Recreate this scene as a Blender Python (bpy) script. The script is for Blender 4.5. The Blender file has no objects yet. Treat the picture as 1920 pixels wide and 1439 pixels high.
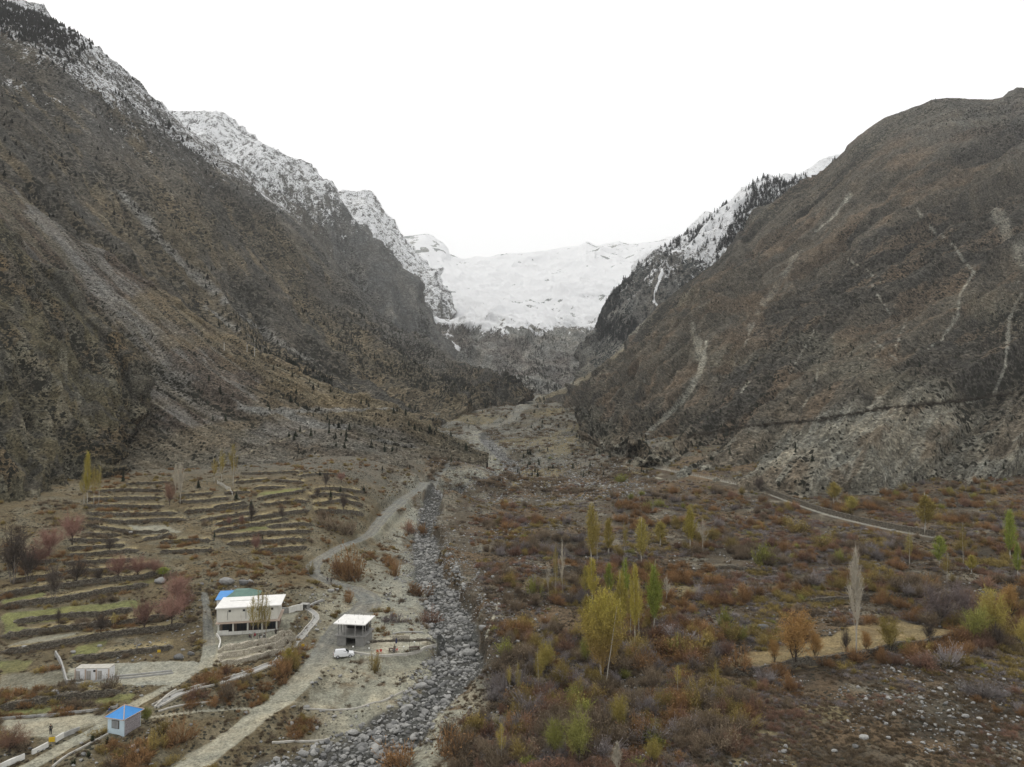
import bpy, bmesh, math, random
import numpy as np
R = math.radians
random.seed(7)
rng = np.random.default_rng(11)
scene = bpy.context.scene
COL = scene.collection

# ------------------------------------------------------------------ camera
F = 1331.0; CX, CY = 960.0, 719.5; CAMZ = 62.0; PITCH = R(1.1)
cam_d = bpy.data.cameras.new('camera'); cam = bpy.data.objects.new('camera', cam_d); COL.objects.link(cam)
cam_d.sensor_width = 36.0; cam_d.lens = 36.0 * F / 1920.0
cam_d.clip_start = 0.5; cam_d.clip_end = 40000
cam.location = (0, 0, CAMZ); cam.rotation_euler = (R(90) + PITCH, 0, 0)
scene.camera = cam

# ------------------------------------------------------------------ sky, sun, exposure
world = bpy.data.worlds.new('World'); scene.world = world; world.use_nodes = True
wn = world.node_tree.nodes; wl = world.node_tree.links
SUN_EL, SUN_AZ = R(48), R(-38)          # up the valley and to the left, soft through cloud
sky = wn.new('ShaderNodeTexSky'); sky.sky_type = 'NISHITA'; sky.sun_disc = False
sky.sun_elevation = SUN_EL; sky.sun_rotation = SUN_AZ
sky.air_density = 1.0; sky.dust_density = 4.0
bg = wn['Background']; bg.inputs['Strength'].default_value = 0.1
bg2 = wn.new('ShaderNodeBackground'); bg2.inputs['Color'].default_value = (1.0, 1.0, 0.995, 1); bg2.inputs['Strength'].default_value = 1.2
mx = wn.new('ShaderNodeMixShader'); mx.inputs[0].default_value = 0.93     # thick white overcast over the clear sky
wl.new(sky.outputs[0], bg.inputs['Color']); wl.new(bg.outputs[0], mx.inputs[1]); wl.new(bg2.outputs[0], mx.inputs[2])
wl.new(mx.outputs[0], wn['World Output'].inputs['Surface'])
sun_d = bpy.data.lights.new('sun', 'SUN'); sun_d.energy = 1.5; sun_d.angle = R(10); sun_d.color = (1.0, 0.96, 0.9)
sun = bpy.data.objects.new('sun', sun_d); COL.objects.link(sun)
sdir = np.array([math.sin(SUN_AZ) * math.cos(SUN_EL), math.cos(SUN_AZ) * math.cos(SUN_EL), math.sin(SUN_EL)])
import mathutils
sun.rotation_euler = mathutils.Vector(sdir.tolist()).to_track_quat('Z', 'Y').to_euler()
vs = scene.view_settings; vs.view_transform = 'Standard'; vs.look = 'None'; vs.exposure = 0.0; vs.gamma = 1.0; vs.use_curve_mapping = False
cy = scene.cycles; cy.max_bounces = 4; cy.diffuse_bounces = 2; cy.glossy_bounces = 1; cy.transmission_bounces = 2
cy.transparent_max_bounces = 4; cy.volume_bounces = 0; cy.caustics_reflective = False; cy.caustics_refractive = False

# ------------------------------------------------------------------ picture <-> world
cp, sp = math.cos(PITCH), math.sin(PITCH)
def ray(px, py):
    u = (np.asarray(px, float) - CX) / F; v = (CY - np.asarray(py, float)) / F
    return u, cp - v * sp, sp + v * cp           # x, y, z of the direction
def unp(px, py, Y):
    x, y, z = ray(px, py); s = np.asarray(Y, float) / y
    return np.stack([x * s, np.asarray(Y, float) + 0 * x, CAMZ + z * s], -1)
def proj(P):
    P = np.asarray(P, float); x, y, z = P[..., 0], P[..., 1], P[..., 2] - CAMZ
    f = y * cp + z * sp; v = -y * sp + z * cp
    return CX + F * x / f, CY - F * v / f

# ------------------------------------------------------------------ noise
def _h2(ix, iy, s):
    h = (ix.astype(np.int64) * 374761393 + iy.astype(np.int64) * 668265263 + s * 974634777) & 0xffffffff
    h = ((h ^ (h >> 13)) * 1274126177) & 0xffffffff
    return ((h ^ (h >> 16)) & 0xffffff) / float(0xffffff)
def vn(x, y, s=0):
    x = np.asarray(x, float); y = np.asarray(y, float)
    ix, iy = np.floor(x), np.floor(y); fx, fy = x - ix, y - iy
    fx = fx * fx * fx * (fx * (fx * 6 - 15) + 10); fy = fy * fy * fy * (fy * (fy * 6 - 15) + 10)
    a, b = _h2(ix, iy, s), _h2(ix + 1, iy, s); c, d = _h2(ix, iy + 1, s), _h2(ix + 1, iy + 1, s)
    return (a + (b - a) * fx) * (1 - fy) + (c + (d - c) * fx) * fy
def fbm(x, y, s=0, o=5, g=0.5):
    t, a, n = 0, 1.0, 0
    for i in range(o):
        k = 2.03 ** i
        t = t + a * vn(x * k + 17.3 * i, y * k + 5.1 * i, s + i); n += a; a *= g
    return t / n
def ridged(x, y, s=0, o=4, g=0.5):
    t, a, n = 0, 1.0, 0
    for i in range(o):
        k = 2.03 ** i
        t = t + a * (1 - np.abs(2 * vn(x * k + 9.7 * i, y * k + 3.3 * i, s + i) - 1)) ** 1.5; n += a; a *= g
    return t / n
def ss(a, b, x):
    t = np.clip((x - a) / (b - a), 0, 1); return t * t * (3 - 2 * t)
def lerp(a, b, t): return a + (b - a) * t
def C3(*c): return np.array(c, float)

# ------------------------------------------------------------------ object helpers
def link(o, parent=None):
    COL.objects.link(o)
    if parent is not None: o.parent = parent
    return o
def mesh_np(name, V, Fq, mat=None, smooth=False, attrs=None):
    V = np.ascontiguousarray(V, np.float32); Fq = np.ascontiguousarray(Fq, np.int32)
    n = Fq.shape[1]; m = bpy.data.meshes.new(name)
    m.vertices.add(len(V)); m.vertices.foreach_set('co', V.ravel())
    m.loops.add(Fq.size); m.loops.foreach_set('vertex_index', Fq.ravel())
    m.polygons.add(len(Fq)); m.polygons.foreach_set('loop_start', np.arange(0, Fq.size, n, dtype=np.int32))
    m.polygons.foreach_set('loop_total', np.full(len(Fq), n, np.int32))
    m.polygons.foreach_set('use_smooth', np.full(len(Fq), smooth, bool))
    for k, a in (attrs or {}).items():
        a = np.ascontiguousarray(a, np.float32)
        if a.ndim == 2:
            c = np.ones((len(V), 4), np.float32); c[:, :3] = a
            at = m.attributes.new(k, 'FLOAT_COLOR', 'POINT'); at.data.foreach_set('color', c.ravel())
        else:
            at = m.attributes.new(k, 'FLOAT', 'POINT'); at.data.foreach_set('value', a)
    m.update(calc_edges=True)
    if mat: m.materials.append(mat)
    return m
def tag(o, label=None, cat=None, group=None, kind=None):
    if label: o['label'] = label
    if cat: o['category'] = cat
    if group: o['group'] = group
    if kind: o['kind'] = kind
    return o
def grid_faces(nv, nu):
    i = np.arange(nv * nu, dtype=np.int32).reshape(nv, nu)
    return np.stack([i[:-1, :-1], i[:-1, 1:], i[1:, 1:], i[1:, :-1]], -1).reshape(-1, 4)

# ------------------------------------------------------------------ materials
class NT:
    def __init__(s, name, rough=0.9, spec=0.2):
        s.m = bpy.data.materials.new(name); s.m.use_nodes = True
        s.t = s.m.node_tree; s.b = s.t.nodes['Principled BSDF']
        s.b.inputs['Roughness'].default_value = rough; s.b.inputs['Specular IOR Level'].default_value = spec
    def n(s, ty, **kw):
        x = s.t.nodes.new(ty)
        for k, v in kw.items(): setattr(x, k, v)
        return x
    def l(s, a, b): s.t.links.new(a, b)
    def coord(s): return s.n('ShaderNodeTexCoord').outputs['Object']
    def mapp(s, v, sc):
        m = s.n('ShaderNodeMapping'); s.l(v, m.inputs[0]); m.inputs['Scale'].default_value = sc; return m.outputs[0]
    def noise(s, v, scale, detail=4, rough=0.6, dist=0.0):
        x = s.n('ShaderNodeTexNoise'); s.l(v, x.inputs['Vector']); x.inputs['Scale'].default_value = scale
        x.inputs['Detail'].default_value = detail; x.inputs['Roughness'].default_value = rough; x.inputs['Distortion'].default_value = dist
        return x.outputs['Fac']
    def math(s, op, a, b=None, clamp=False):
        x = s.n('ShaderNodeMath', operation=op, use_clamp=clamp)
        for i, q in enumerate((a, b)):
            if q is None: continue
            if isinstance(q, (int, float)): x.inputs[i].default_value = q
            else: s.l(q, x.inputs[i])
        return x.outputs[0]
    def rng(s, v, a, b, c=0.0, d=1.0):
        x = s.n('ShaderNodeMapRange'); s.l(v, x.inputs[0])
        for i, q in enumerate((a, b, c, d)): x.inputs[i + 1].default_value = q
        return x.outputs[0]
    def mix(s, f, a, b, mode='MIX'):
        x = s.n('ShaderNodeMix', data_type='RGBA', blend_type=mode)
        if isinstance(f, (int, float)): x.inputs[0].default_value = f
        else: s.l(f, x.inputs[0])
        for i, q in ((6, a), (7, b)):
            if isinstance(q, (tuple, list)): x.inputs[i].default_value = (*q[:3], 1)
            else: s.l(q, x.inputs[i])
        return x.outputs[2]
    def scale(s, c, f):
        x = s.n('ShaderNodeVectorMath', operation='SCALE'); s.l(c, x.inputs[0])
        if isinstance(f, (int, float)): x.inputs[3].default_value = f
        else: s.l(f, x.inputs[3])
        return x.outputs[0]
    def attr(s, name, out='Fac'): return s.n('ShaderNodeAttribute', attribute_name=name).outputs[out]
    def bump(s, h, dist, strength=1.0):
        x = s.n('ShaderNodeBump'); x.inputs['Distance'].default_value = dist; x.inputs['Strength'].default_value = strength
        s.l(h, x.inputs['Height']); s.l(x.outputs[0], s.b.inputs['Normal'])
    def color(s, c):
        if isinstance(c, (tuple, list)): s.b.inputs['Base Color'].default_value = (*c[:3], 1)
        else: s.l(c, s.b.inputs['Base Color'])
        return s.m

def terrain_mat(name, s, bump=0.8, aniso=(1, 1, 1), speck=(0.035, 0.034, 0.025), contrast=1.0, mosaic=1.0):
    """attribute 'col' = the ground's own colour, 'veg' = how thickly shrubs dot it, 'snow' = snow cover; s = size of its grain in metres"""
    t = NT(name, 0.95, 0.1); co = t.coord(); ca = t.mapp(co, aniso)
    big = t.noise(ca, 0.12 / s, 5, 0.6, 0.3); mid = t.noise(ca, 0.5 / s, 6, 0.76, 0.5); fin = t.noise(co, 2.2 / s, 4, 0.85)
    k = t.math('ADD', t.math('MULTIPLY', t.math('SUBTRACT', mid, 0.5), 2.2 * contrast), t.math('MULTIPLY', t.math('SUBTRACT', fin, 0.5), 3.4 * contrast))
    k = t.math('ADD', k, t.math('MULTIPLY', t.math('SUBTRACT', big, 0.5), 0.7 * contrast))
    k = t.math('MAXIMUM', t.math('ADD', k, 1.0), 0.22)
    vs_ = t.n('ShaderNodeTexVoronoi'); t.l(t.mapp(co, (1, 1, 1.7)), vs_.inputs['Vector']); vs_.inputs['Scale'].default_value = 2.0 / s
    vs2 = t.n('ShaderNodeSeparateColor'); t.l(vs_.outputs['Color'], vs2.inputs[0]); k = t.math('MULTIPLY', k, t.rng(t.math('POWER', vs2.outputs[0], 1.6), 0, 1, 1 - .26 * mosaic, 1 + .5 * mosaic))
    c = t.mix(1.0, t.scale(t.attr('col', 'Color'), k), (.97, 1.0, .95), 'MULTIPLY')
    c2 = t.mix(t.rng(big, 0.4, 0.65), c, t.mix(1.0, c, (1.06, 0.99, 0.92), 'MULTIPLY'))
    vo = t.n('ShaderNodeTexVoronoi'); t.l(co, vo.inputs['Vector']); vo.inputs['Scale'].default_value = 1.3 / s; vo.inputs['Randomness'].default_value = 1.0
    vor = t.n('ShaderNodeSeparateColor'); t.l(vo.outputs['Color'], vor.inputs[0])
    d = t.math('ADD', vo.outputs['Distance'], t.math('MULTIPLY', t.math('SUBTRACT', fin, 0.5), 0.7))
    thr = t.math('MULTIPLY', t.attr('veg'), t.math('MULTIPLY', t.rng(mid, 0.3, 0.7, 0.3, 1.5), vor.outputs[0]))
    sm = t.rng(t.math('SUBTRACT', thr, d), -0.06, 0.06)
    c3 = t.mix(sm, c2, speck)
    sn = t.math('ADD', t.math('ADD', t.attr('snow'), t.math('MULTIPLY', t.math('SUBTRACT', mid, 0.5), 1.9)), t.math('MULTIPLY', t.math('SUBTRACT', fin, 0.5), 1.6))
    snm = t.math('MULTIPLY', t.rng(sn, 0.46, 0.56), t.rng(t.attr('snow'), 0.0, 0.08))
    c4 = t.mix(snm, c3, (0.92, 0.93, 0.94))
    h = t.math('ADD', t.math('ADD', mid, t.math('MULTIPLY', fin, 0.35)), t.math('ADD', t.math('MULTIPLY', sm, 0.25), t.math('MULTIPLY', vs2.outputs[1], 0.12)))
    t.bump(h, s * 1.1 * bump, 1.0)
    return t.color(c4)

# ================================================================== THE GROUND
tab = [  # picture x, picture y, height in metres above the car park
 *[(x, 1490, z) for x, z in ((-350, 1), (0, 1), (200, .5), (400, -1), (600, -2), (800, -3), (1000, 0), (1300, 1), (1600, 2), (1920, 2), (2250, 2))],
 *[(x, 1400, z) for x, z in ((-350, 1.8), (0, 1.8), (200, 1.8), (330, .4), (430, -1), (600, -2.5), (780, -3), (1000, 0), (1300, 1), (1600, 2), (1920, 2), (2250, 2))],
 *[(x, 1310, z) for x, z in ((-350, 3), (0, 3), (200, 3), (330, 2.6), (450, 1), (520, -.8), (650, -2.3), (800, -3), (920, -1), (1100, .5), (1400, 1.5), (1700, 2.5), (2250, 3))],
 *[(x, 1230, z) for x, z in ((-350, 4), (0, 4), (200, 3.6), (400, 3.4), (500, 3), (590, 0), (700, 0), (850, -2.5), (960, 0), (1150, 1), (1400, 2), (1700, 3), (2250, 4))],
 *[(x, 1150, z) for x, z in ((-350, 8), (0, 7), (200, 6), (400, 4.6), (560, 3), (640, 1.2), (720, 1), (850, -1.5), (950, 1), (1200, 2), (1500, 3), (1800, 4), (2250, 5))],
 *[(x, 1080, z) for x, z in ((-350, 12), (0, 11), (200, 10), (450, 8.5), (560, 6), (600, 3.4), (700, 2), (830, 0), (930, 2.5), (1200, 3.5), (1500, 5), (1800, 6), (2250, 7))],
 *[(x, 1000, z) for x, z in ((-350, 18), (0, 17), (200, 15), (450, 13.5), (600, 11), (690, 6.5), (800, 2), (900, 4.5), (1200, 6), (1500, 7), (1800, 9), (2250, 10))],
 *[(x, 945, z) for x, z in ((-350, 24), (0, 23), (200, 20.5), (500, 19), (650, 17), (755, 11), (830, 4), (900, 6), (1200, 8), (1500, 9), (1800, 11), (2250, 13))],
 *[(x, 900, z) for x, z in ((0, 27), (200, 25.5), (500, 24.5), (650, 23), (800, 18), (900, 9), (1000, 10), (1200, 13), (1500, 15), (1900, 17))],
 *[(x, 868, z) for x, z in ((500, 27), (700, 27), (830, 23), (900, 20), (950, 13), (1050, 14), (1180, 18))],
 *[(x, 835, z) for x, z in ((860, 24), (960, 21), (1050, 23), (1180, 27))],
 *[(x, 800, z) for x, z in ((850, 31), (960, 31), (1080, 33))],
 *[(x, 765, z) for x, z in ((900, 47), (970, 47), (1060, 50))],
 *[(x, 742, z) for x, z in ((960, 66), (1010, 66))],
]
ctl = []
for px, py, z in tab:
    dx, dy, dz = ray(px, py); s = (z - CAMZ) / dz; ctl.append((dx * s, dy * s, z))
ctl += [(-420, 420, 18), (-500, 600, 15), (-200, 600, 18), (-700, 900, 10), (-350, 1100, 25), (-1300, 1600, 20), (-400, 1700, 55), (330, 520, 20), (520, 520, 18),
        (650, 800, 15), (350, 950, 25), (1100, 1500, 20), (400, 1700, 55), (60, 2200, 85), (-2500, 3000, 40), (2500, 3000, 40), (0, 3200, 90), (-8000, 9000, 30), (8000, 9000, 30), (0, 9000, 50),
        (-160, 90, 0), (160, 90, 0), (0, 80, -1)]
ctl = np.array(ctl)
def qw(x, y): return np.stack([x / y * 1.0, np.log(y) * 1.1], -1)
_cq = qw(ctl[:, 0], ctl[:, 1])
def _phi(d): return d * d * np.log(d + 1e-9)
_n = len(ctl); _A = np.zeros((_n + 3, _n + 3)); _D = np.linalg.norm(_cq[:, None] - _cq[None], axis=-1)
_A[:_n, :_n] = _phi(_D) + np.eye(_n) * 2e-4; _A[:_n, _n] = 1; _A[:_n, _n + 1:] = _cq; _A[_n, :_n] = 1; _A[_n + 1:, :_n] = _cq.T
_w = np.linalg.solve(_A, np.concatenate([ctl[:, 2], np.zeros(3)]))
QS = np.concatenate([np.linspace(-1.35, -.80, 45), np.linspace(-.79, .79, 1180), np.linspace(.80, 1.35, 45)])
WS = np.concatenate([np.linspace(math.log(80), math.log(112), 30)[:-1], np.linspace(math.log(112), math.log(520), 520), np.linspace(math.log(523), math.log(2400), 190), np.linspace(math.log(2450), math.log(9500), 30)])
NQ, NW = len(QS), len(WS)
GQ, GW = np.meshgrid(QS, WS); GY = np.exp(GW); GX = GQ * GY
Z0 = np.zeros(GX.shape)
for a in range(0, NW, 40):
    q = np.stack([GQ[a:a + 40].ravel(), GW[a:a + 40].ravel() * 1.1], -1)
    d = np.sqrt(((q[:, None, :] - _cq[None]) ** 2).sum(-1))
    Z0[a:a + 40] = (_phi(d) @ _w[:_n] + _w[_n] + q @ _w[_n + 1:]).reshape(-1, NQ)
Z0 = np.clip(Z0, -6, 140)
Z = Z0.copy()
def gz(x, y):
    x = np.asarray(x, float); y = np.maximum(np.asarray(y, float), 81)
    i = np.interp(np.log(y), WS, np.arange(NW)); j = np.interp(x / y, QS, np.arange(NQ))
    i0 = np.clip(i.astype(int), 0, NW - 2); j0 = np.clip(j.astype(int), 0, NQ - 2); a, b = i - i0, j - j0
    return (Z[i0, j0] * (1 - a) * (1 - b) + Z[i0 + 1, j0] * a * (1 - b) + Z[i0, j0 + 1] * (1 - a) * b + Z[i0 + 1, j0 + 1] * a * b)
_T = np.exp(np.linspace(math.log(95), math.log(2600), 2400))
def hit(px, py):
    """the ground point seen at a picture position"""
    dx, dy, dz = ray(px, py); X = dx / dy * _T; zz = CAMZ + dz / dy * _T; g = gz(X, _T)
    k = np.nonzero(zz < g)[0]
    if not len(k): k = [len(_T) - 1]
    k = max(int(k[0]), 1); d0, d1 = zz[k - 1] - g[k - 1], zz[k] - g[k]
    t = d0 / (d0 - d1) if d0 != d1 else 0; Y = _T[k - 1] + (_T[k] - _T[k - 1]) * min(max(t, 0), 1)
    return np.array([dx / dy * Y, Y, CAMZ + dz / dy * Y])
def wpoly(pts, w=None, step=1):
    """picture polyline [(x, y, width)] -> dense world polyline (x, y, half width)"""
    out = []
    for p in pts:
        h = hit(p[0], p[1]); wd = (p[2] if len(p) > 2 else (w or 4)); out.append((h[0], h[1], wd * h[1] / F / 2))
    out = np.array(out)
    c = np.concatenate([[0], np.cumsum(np.linalg.norm(np.diff(out[:, :2], axis=0), axis=1))]); n = max(int(c[-1] / 2.5), len(out) * 2)
    t = np.linspace(0, c[-1], n); o = np.stack([np.interp(t, c, out[:, k]) for k in range(3)], -1)
    for _ in range(3): o[1:-1] = (o[:-2] + 2 * o[1:-1] + o[2:]) / 4
    return o
def dist_poly(P, X, Y, reach):
    """over grid arrays: index mask, distance, half width there, side sign, fraction along"""
    m = (X > P[:, 0].min() - reach) & (X < P[:, 0].max() + reach) & (Y > P[:, 1].min() - reach) & (Y < P[:, 1].max() + reach)
    idx = np.nonzero(m.ravel())[0]; x = X.ravel()[idx]; y = Y.ravel()[idx]
    best = np.full(len(idx), 1e9); hw = np.ones(len(idx)); side = np.ones(len(idx)); fr = np.zeros(len(idx)); n = len(P) - 1
    for k in range(n):
        ax, ay, aw = P[k]; bx, by, bw = P[k + 1]; ex, ey = bx - ax, by - ay; L = ex * ex + ey * ey + 1e-9
        t0 = ((x - ax) * ex + (y - ay) * ey) / L; t = np.clip(t0, 0, 1); dx, dy = x - ax - t * ex, y - ay - t * ey
        d = np.sqrt(dx * dx + dy * dy); u = d < best
        if k == 0: d = d + np.maximum(-t0, 0) * 0
        best[u] = d[u]; hw[u] = (aw + (bw - aw) * t)[u]; side[u] = np.sign(ex * dy - ey * dx)[u]; fr[u] = ((k + t) / n)[u]
    return idx, best, hw, side, fr
def inpoly(P, X, Y):
    P = np.asarray(P)[:, :2]; idx = np.nonzero(((X > P[:, 0].min()) & (X < P[:, 0].max()) & (Y > P[:, 1].min()) & (Y < P[:, 1].max())).ravel())[0]
    x, y = X.ravel()[idx], Y.ravel()[idx]; ins = np.zeros(len(idx), bool); j = len(P) - 1
    for i in range(len(P)):
        c = ((P[i, 1] > y) != (P[j, 1] > y)) & (x < (P[j, 0] - P[i, 0]) * (y - P[i, 1]) / (P[j, 1] - P[i, 1] + 1e-12) + P[i, 0]); ins ^= c; j = i
    return idx[ins]

ROADS = [wpoly([(300, 1475, 90), (350, 1439, 72), (430, 1388, 54), (500, 1332, 48), (560, 1283, 50), (600, 1238, 50), (622, 1195, 46), (655, 1160, 50), (690, 1138, 52), (696, 1124, 46), (681, 1112, 36), (655, 1102, 28), (627, 1094, 26), (598, 1084, 26), (584, 1071, 27), (588, 1057, 27), (625, 1033, 23), (662, 1017, 21), (700, 995, 22), (711, 980, 22), (732, 956, 24), (755, 936, 22), (790, 916, 20), (812, 901, 18), (822, 889, 14), (837, 878, 11), (880, 866, 9), (906, 862, 9)]),
         wpoly([(20, 1460, 40), (110, 1405, 34), (190, 1365, 30), (250, 1322, 26), (290, 1298, 24), (330, 1286, 16)]),
         wpoly([(262, 1348, 8), (330, 1337, 9), (400, 1330, 9), (470, 1328, 12), (510, 1325, 14)]),
         wpoly([(383, 1112, 12), (388, 1150, 14), (392, 1190, 20), (392, 1225, 24), (385, 1250, 26)])]
RIVER = wpoly([(540, 1490, 280), (620, 1439, 200), (690, 1395, 150), (745, 1358, 110), (795, 1318, 90), (832, 1280, 92), (852, 1240, 100), (850, 1200, 76), (838, 1160, 78), (828, 1120, 74), (822, 1085, 70), (805, 1050, 52), (795, 1015, 42), (800, 985, 30), (800, 960, 30), (812, 940, 26), (840, 925, 24), (880, 912, 24), (930, 897, 22), (965, 880, 26), (950, 858, 26), (925, 840, 24), (905, 815, 20)])
LEAT = wpoly([(1175, 869, 3), (1230, 879, 4), (1290, 890, 4), (1380, 908, 5), (1430, 922, 6), (1500, 948, 8), (1560, 968, 9), (1620, 983, 9), (1690, 998, 9), (1750, 1008, 9)])
# carve the river bed, level the roads
idx, d, hw, sd, fr = dist_poly(RIVER, GX, GY, 40)
jag = (fbm(GX.ravel()[idx] / 11, GY.ravel()[idx] / 16, 3, 4) - .5) * 11
prof = ss(1.9, 0.5, (d + jag) / hw); rivw = np.zeros(Z.size); rivw[idx] = ss(1.15, .8, (d + jag) / hw)
dep = np.interp(fr, [0, .15, .3, .6, .75, 1], [1.0, 1.6, 2.4, 2.2, 2.0, .6])
Z.ravel()[idx] -= prof * dep
bk_ = (sd < 0) * ss(.06, .12, fr) * ss(.62, .5, fr) * ss(.95, 1.3, (d + jag) / hw) * np.exp(-np.maximum(d - hw, 0) / 16); Z.ravel()[idx] += bk_ * 4.2
rivw = rivw.reshape(Z.shape); roadw = np.zeros(Z.shape); tread = np.zeros(Z.shape)
for k, P in enumerate(ROADS):
    zc = gz(P[:, 0], P[:, 1]);
    for _ in range(8): zc[1:-1] = (zc[:-2] + 2 * zc[1:-1] + zc[2:]) / 4
    idx, d, hw, sd, fr = dist_poly(P, GX, GY, 30); zz = np.interp(fr * (len(P) - 1), np.arange(len(P)), zc)
    e = d / hw + (fbm(GX.ravel()[idx] / 3, GY.ravel()[idx] / 3, 8, 3) - .5) * .35
    b = ss(1.9, 1.05, e); Zr = Z.ravel(); Zr[idx] = lerp(Zr[idx], zz, b)
    rw = roadw.ravel(); rw[idx] = np.maximum(rw[idx], ss(1.12, .88, e))
    tr = tread.ravel(); tr[idx] = np.maximum(tr[idx], np.exp(-((d / hw - .45) / .13) ** 2) * (e < 1) * .8)
# level pads for the buildings and yards: picture outline
PADS = {'house': ([(392, 1205), (405, 1150), (560, 1150), (535, 1205), (425, 1208)], None), 'hut': ([(196, 1385), (270, 1372), (262, 1352), (196, 1366)], None),
        'patio': ([(655, 1229), (690, 1233), (740, 1234), (790, 1228), (822, 1210), (800, 1204), (690, 1203)], 0.4), 'pavilion': ([(618, 1222), (690, 1222), (705, 1190), (620, 1190)], 0.3),
        'gravel_yard': ([(128, 1282), (330, 1290), (385, 1255), (365, 1238), (210, 1240), (128, 1250)], None), 'lower_yard': ([(0, 1385), (90, 1385), (195, 1350), (195, 1335), (0, 1345)], None)}
PADW = {}
for k, (pp, hz) in PADS.items():
    P = np.array([hit(*p) for p in pp]); P = np.vstack([P, P[:1]]); zt = P[:, 2].mean() if hz is None else hz
    Pl = np.stack([P[:, 0], P[:, 1], 0 * P[:, 0] + 1], -1)
    idx, d, hw, sd, fr = dist_poly(Pl, GX, GY, 6); ins = np.zeros(Z.size, bool); ins[inpoly(P, GX, GY)] = True
    dd = np.where(ins[idx], -d, d); b = ss(2.6, 0.0, dd); Zr = Z.ravel(); Zr[idx] = lerp(Zr[idx], zt, b)
    w = np.zeros(Z.size); w[idx] = ss(.4, -.4, dd + (fbm(GX.ravel()[idx] / 2, GY.ravel()[idx] / 2, 5, 3) - .5) * 1.4); PADW[k] = w.reshape(Z.shape)
# terrace walls: (height, uphill reach, picture polyline)
WALLS = [
 (1.3, [(163, 935), (230, 936), (305, 935)]), (1.4, [(158, 948), (250, 951), (308, 950)]), (1.2, [(160, 962), (225, 966), (283, 965), (333, 962)]),
 (1.3, [(165, 972), (218, 981), (275, 979), (350, 975)]), (1.1, [(160, 985), (225, 995), (240, 999)]), (1.2, [(160, 1003), (225, 1006)]), (1.0, [(230, 1000), (317, 998)]),
 (1.3, [(128, 1013), (225, 1014)]), (1.2, [(268, 1013), (322, 1004)]), (1.1, [(125, 1029), (235, 1025)]), (1.2, [(125, 1043), (175, 1038), (260, 1033)]), (1.1, [(120, 1056), (175, 1056), (250, 1050)]),
 (1.4, [(120, 1073), (185, 1072), (290, 1062)]), (1.5, [(0, 1117), (85, 1101), (175, 1093), (250, 1085), (297, 1075)]), (1.5, [(0, 1137), (100, 1126), (165, 1119), (180, 1112), (280, 1096)]),
 (1.3, [(25, 1167), (90, 1158), (150, 1155), (250, 1146)]), (1.5, [(0, 1195), (75, 1186), (162, 1173), (250, 1166), (325, 1157)]), (1.5, [(0, 1226), (100, 1209), (175, 1196), (262, 1183), (350, 1173)]),
 (1.1, [(135, 1236), (225, 1225), (325, 1215)]), (1.4, [(0, 1326), (60, 1316), (125, 1308), (225, 1298)]),
 (1.3, [(335, 942), (390, 940), (430, 935)]), (1.3, [(345, 961), (425, 953), (465, 947)]), (1.2, [(375, 976), (425, 970), (480, 961)]), (1.1, [(400, 952), (462, 945)][::1]),
 (1.2, [(482, 936), (540, 927), (572, 921)]), (1.2, [(475, 916), (535, 915)]), (1.2, [(510, 902), (570, 905)]), (1.2, [(492, 946), (575, 941)]), (1.5, [(400, 985), (482, 973), (580, 958)]),
 (1.2, [(590, 947), (680, 948)]), (1.2, [(400, 998), (475, 985), (542, 975)]), (1.4, [(590, 960), (682, 966)]), (1.4, [(500, 990), (585, 985)]), (1.4, [(405, 1007), (510, 1001), (585, 997)]),
 (1.3, [(425, 1021), (520, 1014), (575, 1012)]), (1.4, [(482, 1034), (575, 1026)]), (1.2, [(420, 925), (470, 924)]), (1.0, [(580, 932), (672, 936)]),
 (1.1, [(165, 923), (240, 919), (310, 922)]), (1.1, [(335, 931), (400, 925)]), (1.1, [(440, 905), (505, 898)]), (1.1, [(560, 893), (650, 892)]), (1.1, [(590, 920), (684, 924)]), (1.1, [(450, 889), (560, 886)]), (1.1, [(235, 908), (320, 905)]), (1.0, [(40, 1060), (110, 1050)]), (1.2, [(20, 1090), (118, 1080)]), (1.1, [(300, 1018), (395, 1015)]), (1.1, [(300, 1035), (400, 1032)]),
 (1.3, [(1000, 1073), (1100, 1066), (1140, 1066)]), (1.2, [(1240, 1070), (1300, 1075), (1350, 1064), (1425, 1070), (1490, 1081)]), (1.6, [(1505, 1129), (1600, 1121), (1715, 1116)]),
 (2.0, [(1360, 1262), (1440, 1254), (1515, 1242), (1577, 1235), (1640, 1225), (1715, 1207), (1800, 1193), (1850, 1190)]), (1.2, [(965, 1118), (1010, 1116), (1075, 1120)])]
PALE = [[(408, 1221), (470, 1218), (520, 1207), (548, 1194)], [(408, 1230), (470, 1227), (525, 1215), (552, 1200)], [(410, 1239), (470, 1237), (528, 1223), (545, 1214)]]
WALLS = [(h_ * .72, p_) for h_, p_ in WALLS] + [(.9, p_) for p_ in PALE]
WPOLY = []
for h, pp in WALLS:
    P = wpoly(pp, 4); WPOLY.append(P); Zr = Z.ravel(); L = 9.0
    idx, d, hw, sd, fr = dist_poly(P, GX, GY, L); s = np.where(sd > 0, d, -d)     # uphill (away from the camera) positive for walls drawn left to right
    end = ss(0, .06, fr) * ss(1, .94, fr); w = ss(L, 0, d)
    Zr[idx] += np.where(s > 0, 1, -1) * (h / 2 + .12) * w * end * ss(0, .25, d)
# leat bed
idx, d, hw, sd, fr = dist_poly(LEAT, GX, GY, 8); Z.ravel()[idx] += np.where(sd > 0, ss(7, 1.5, d) * ss(.8, 1.6, d) * 1.6, -.1)
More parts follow.
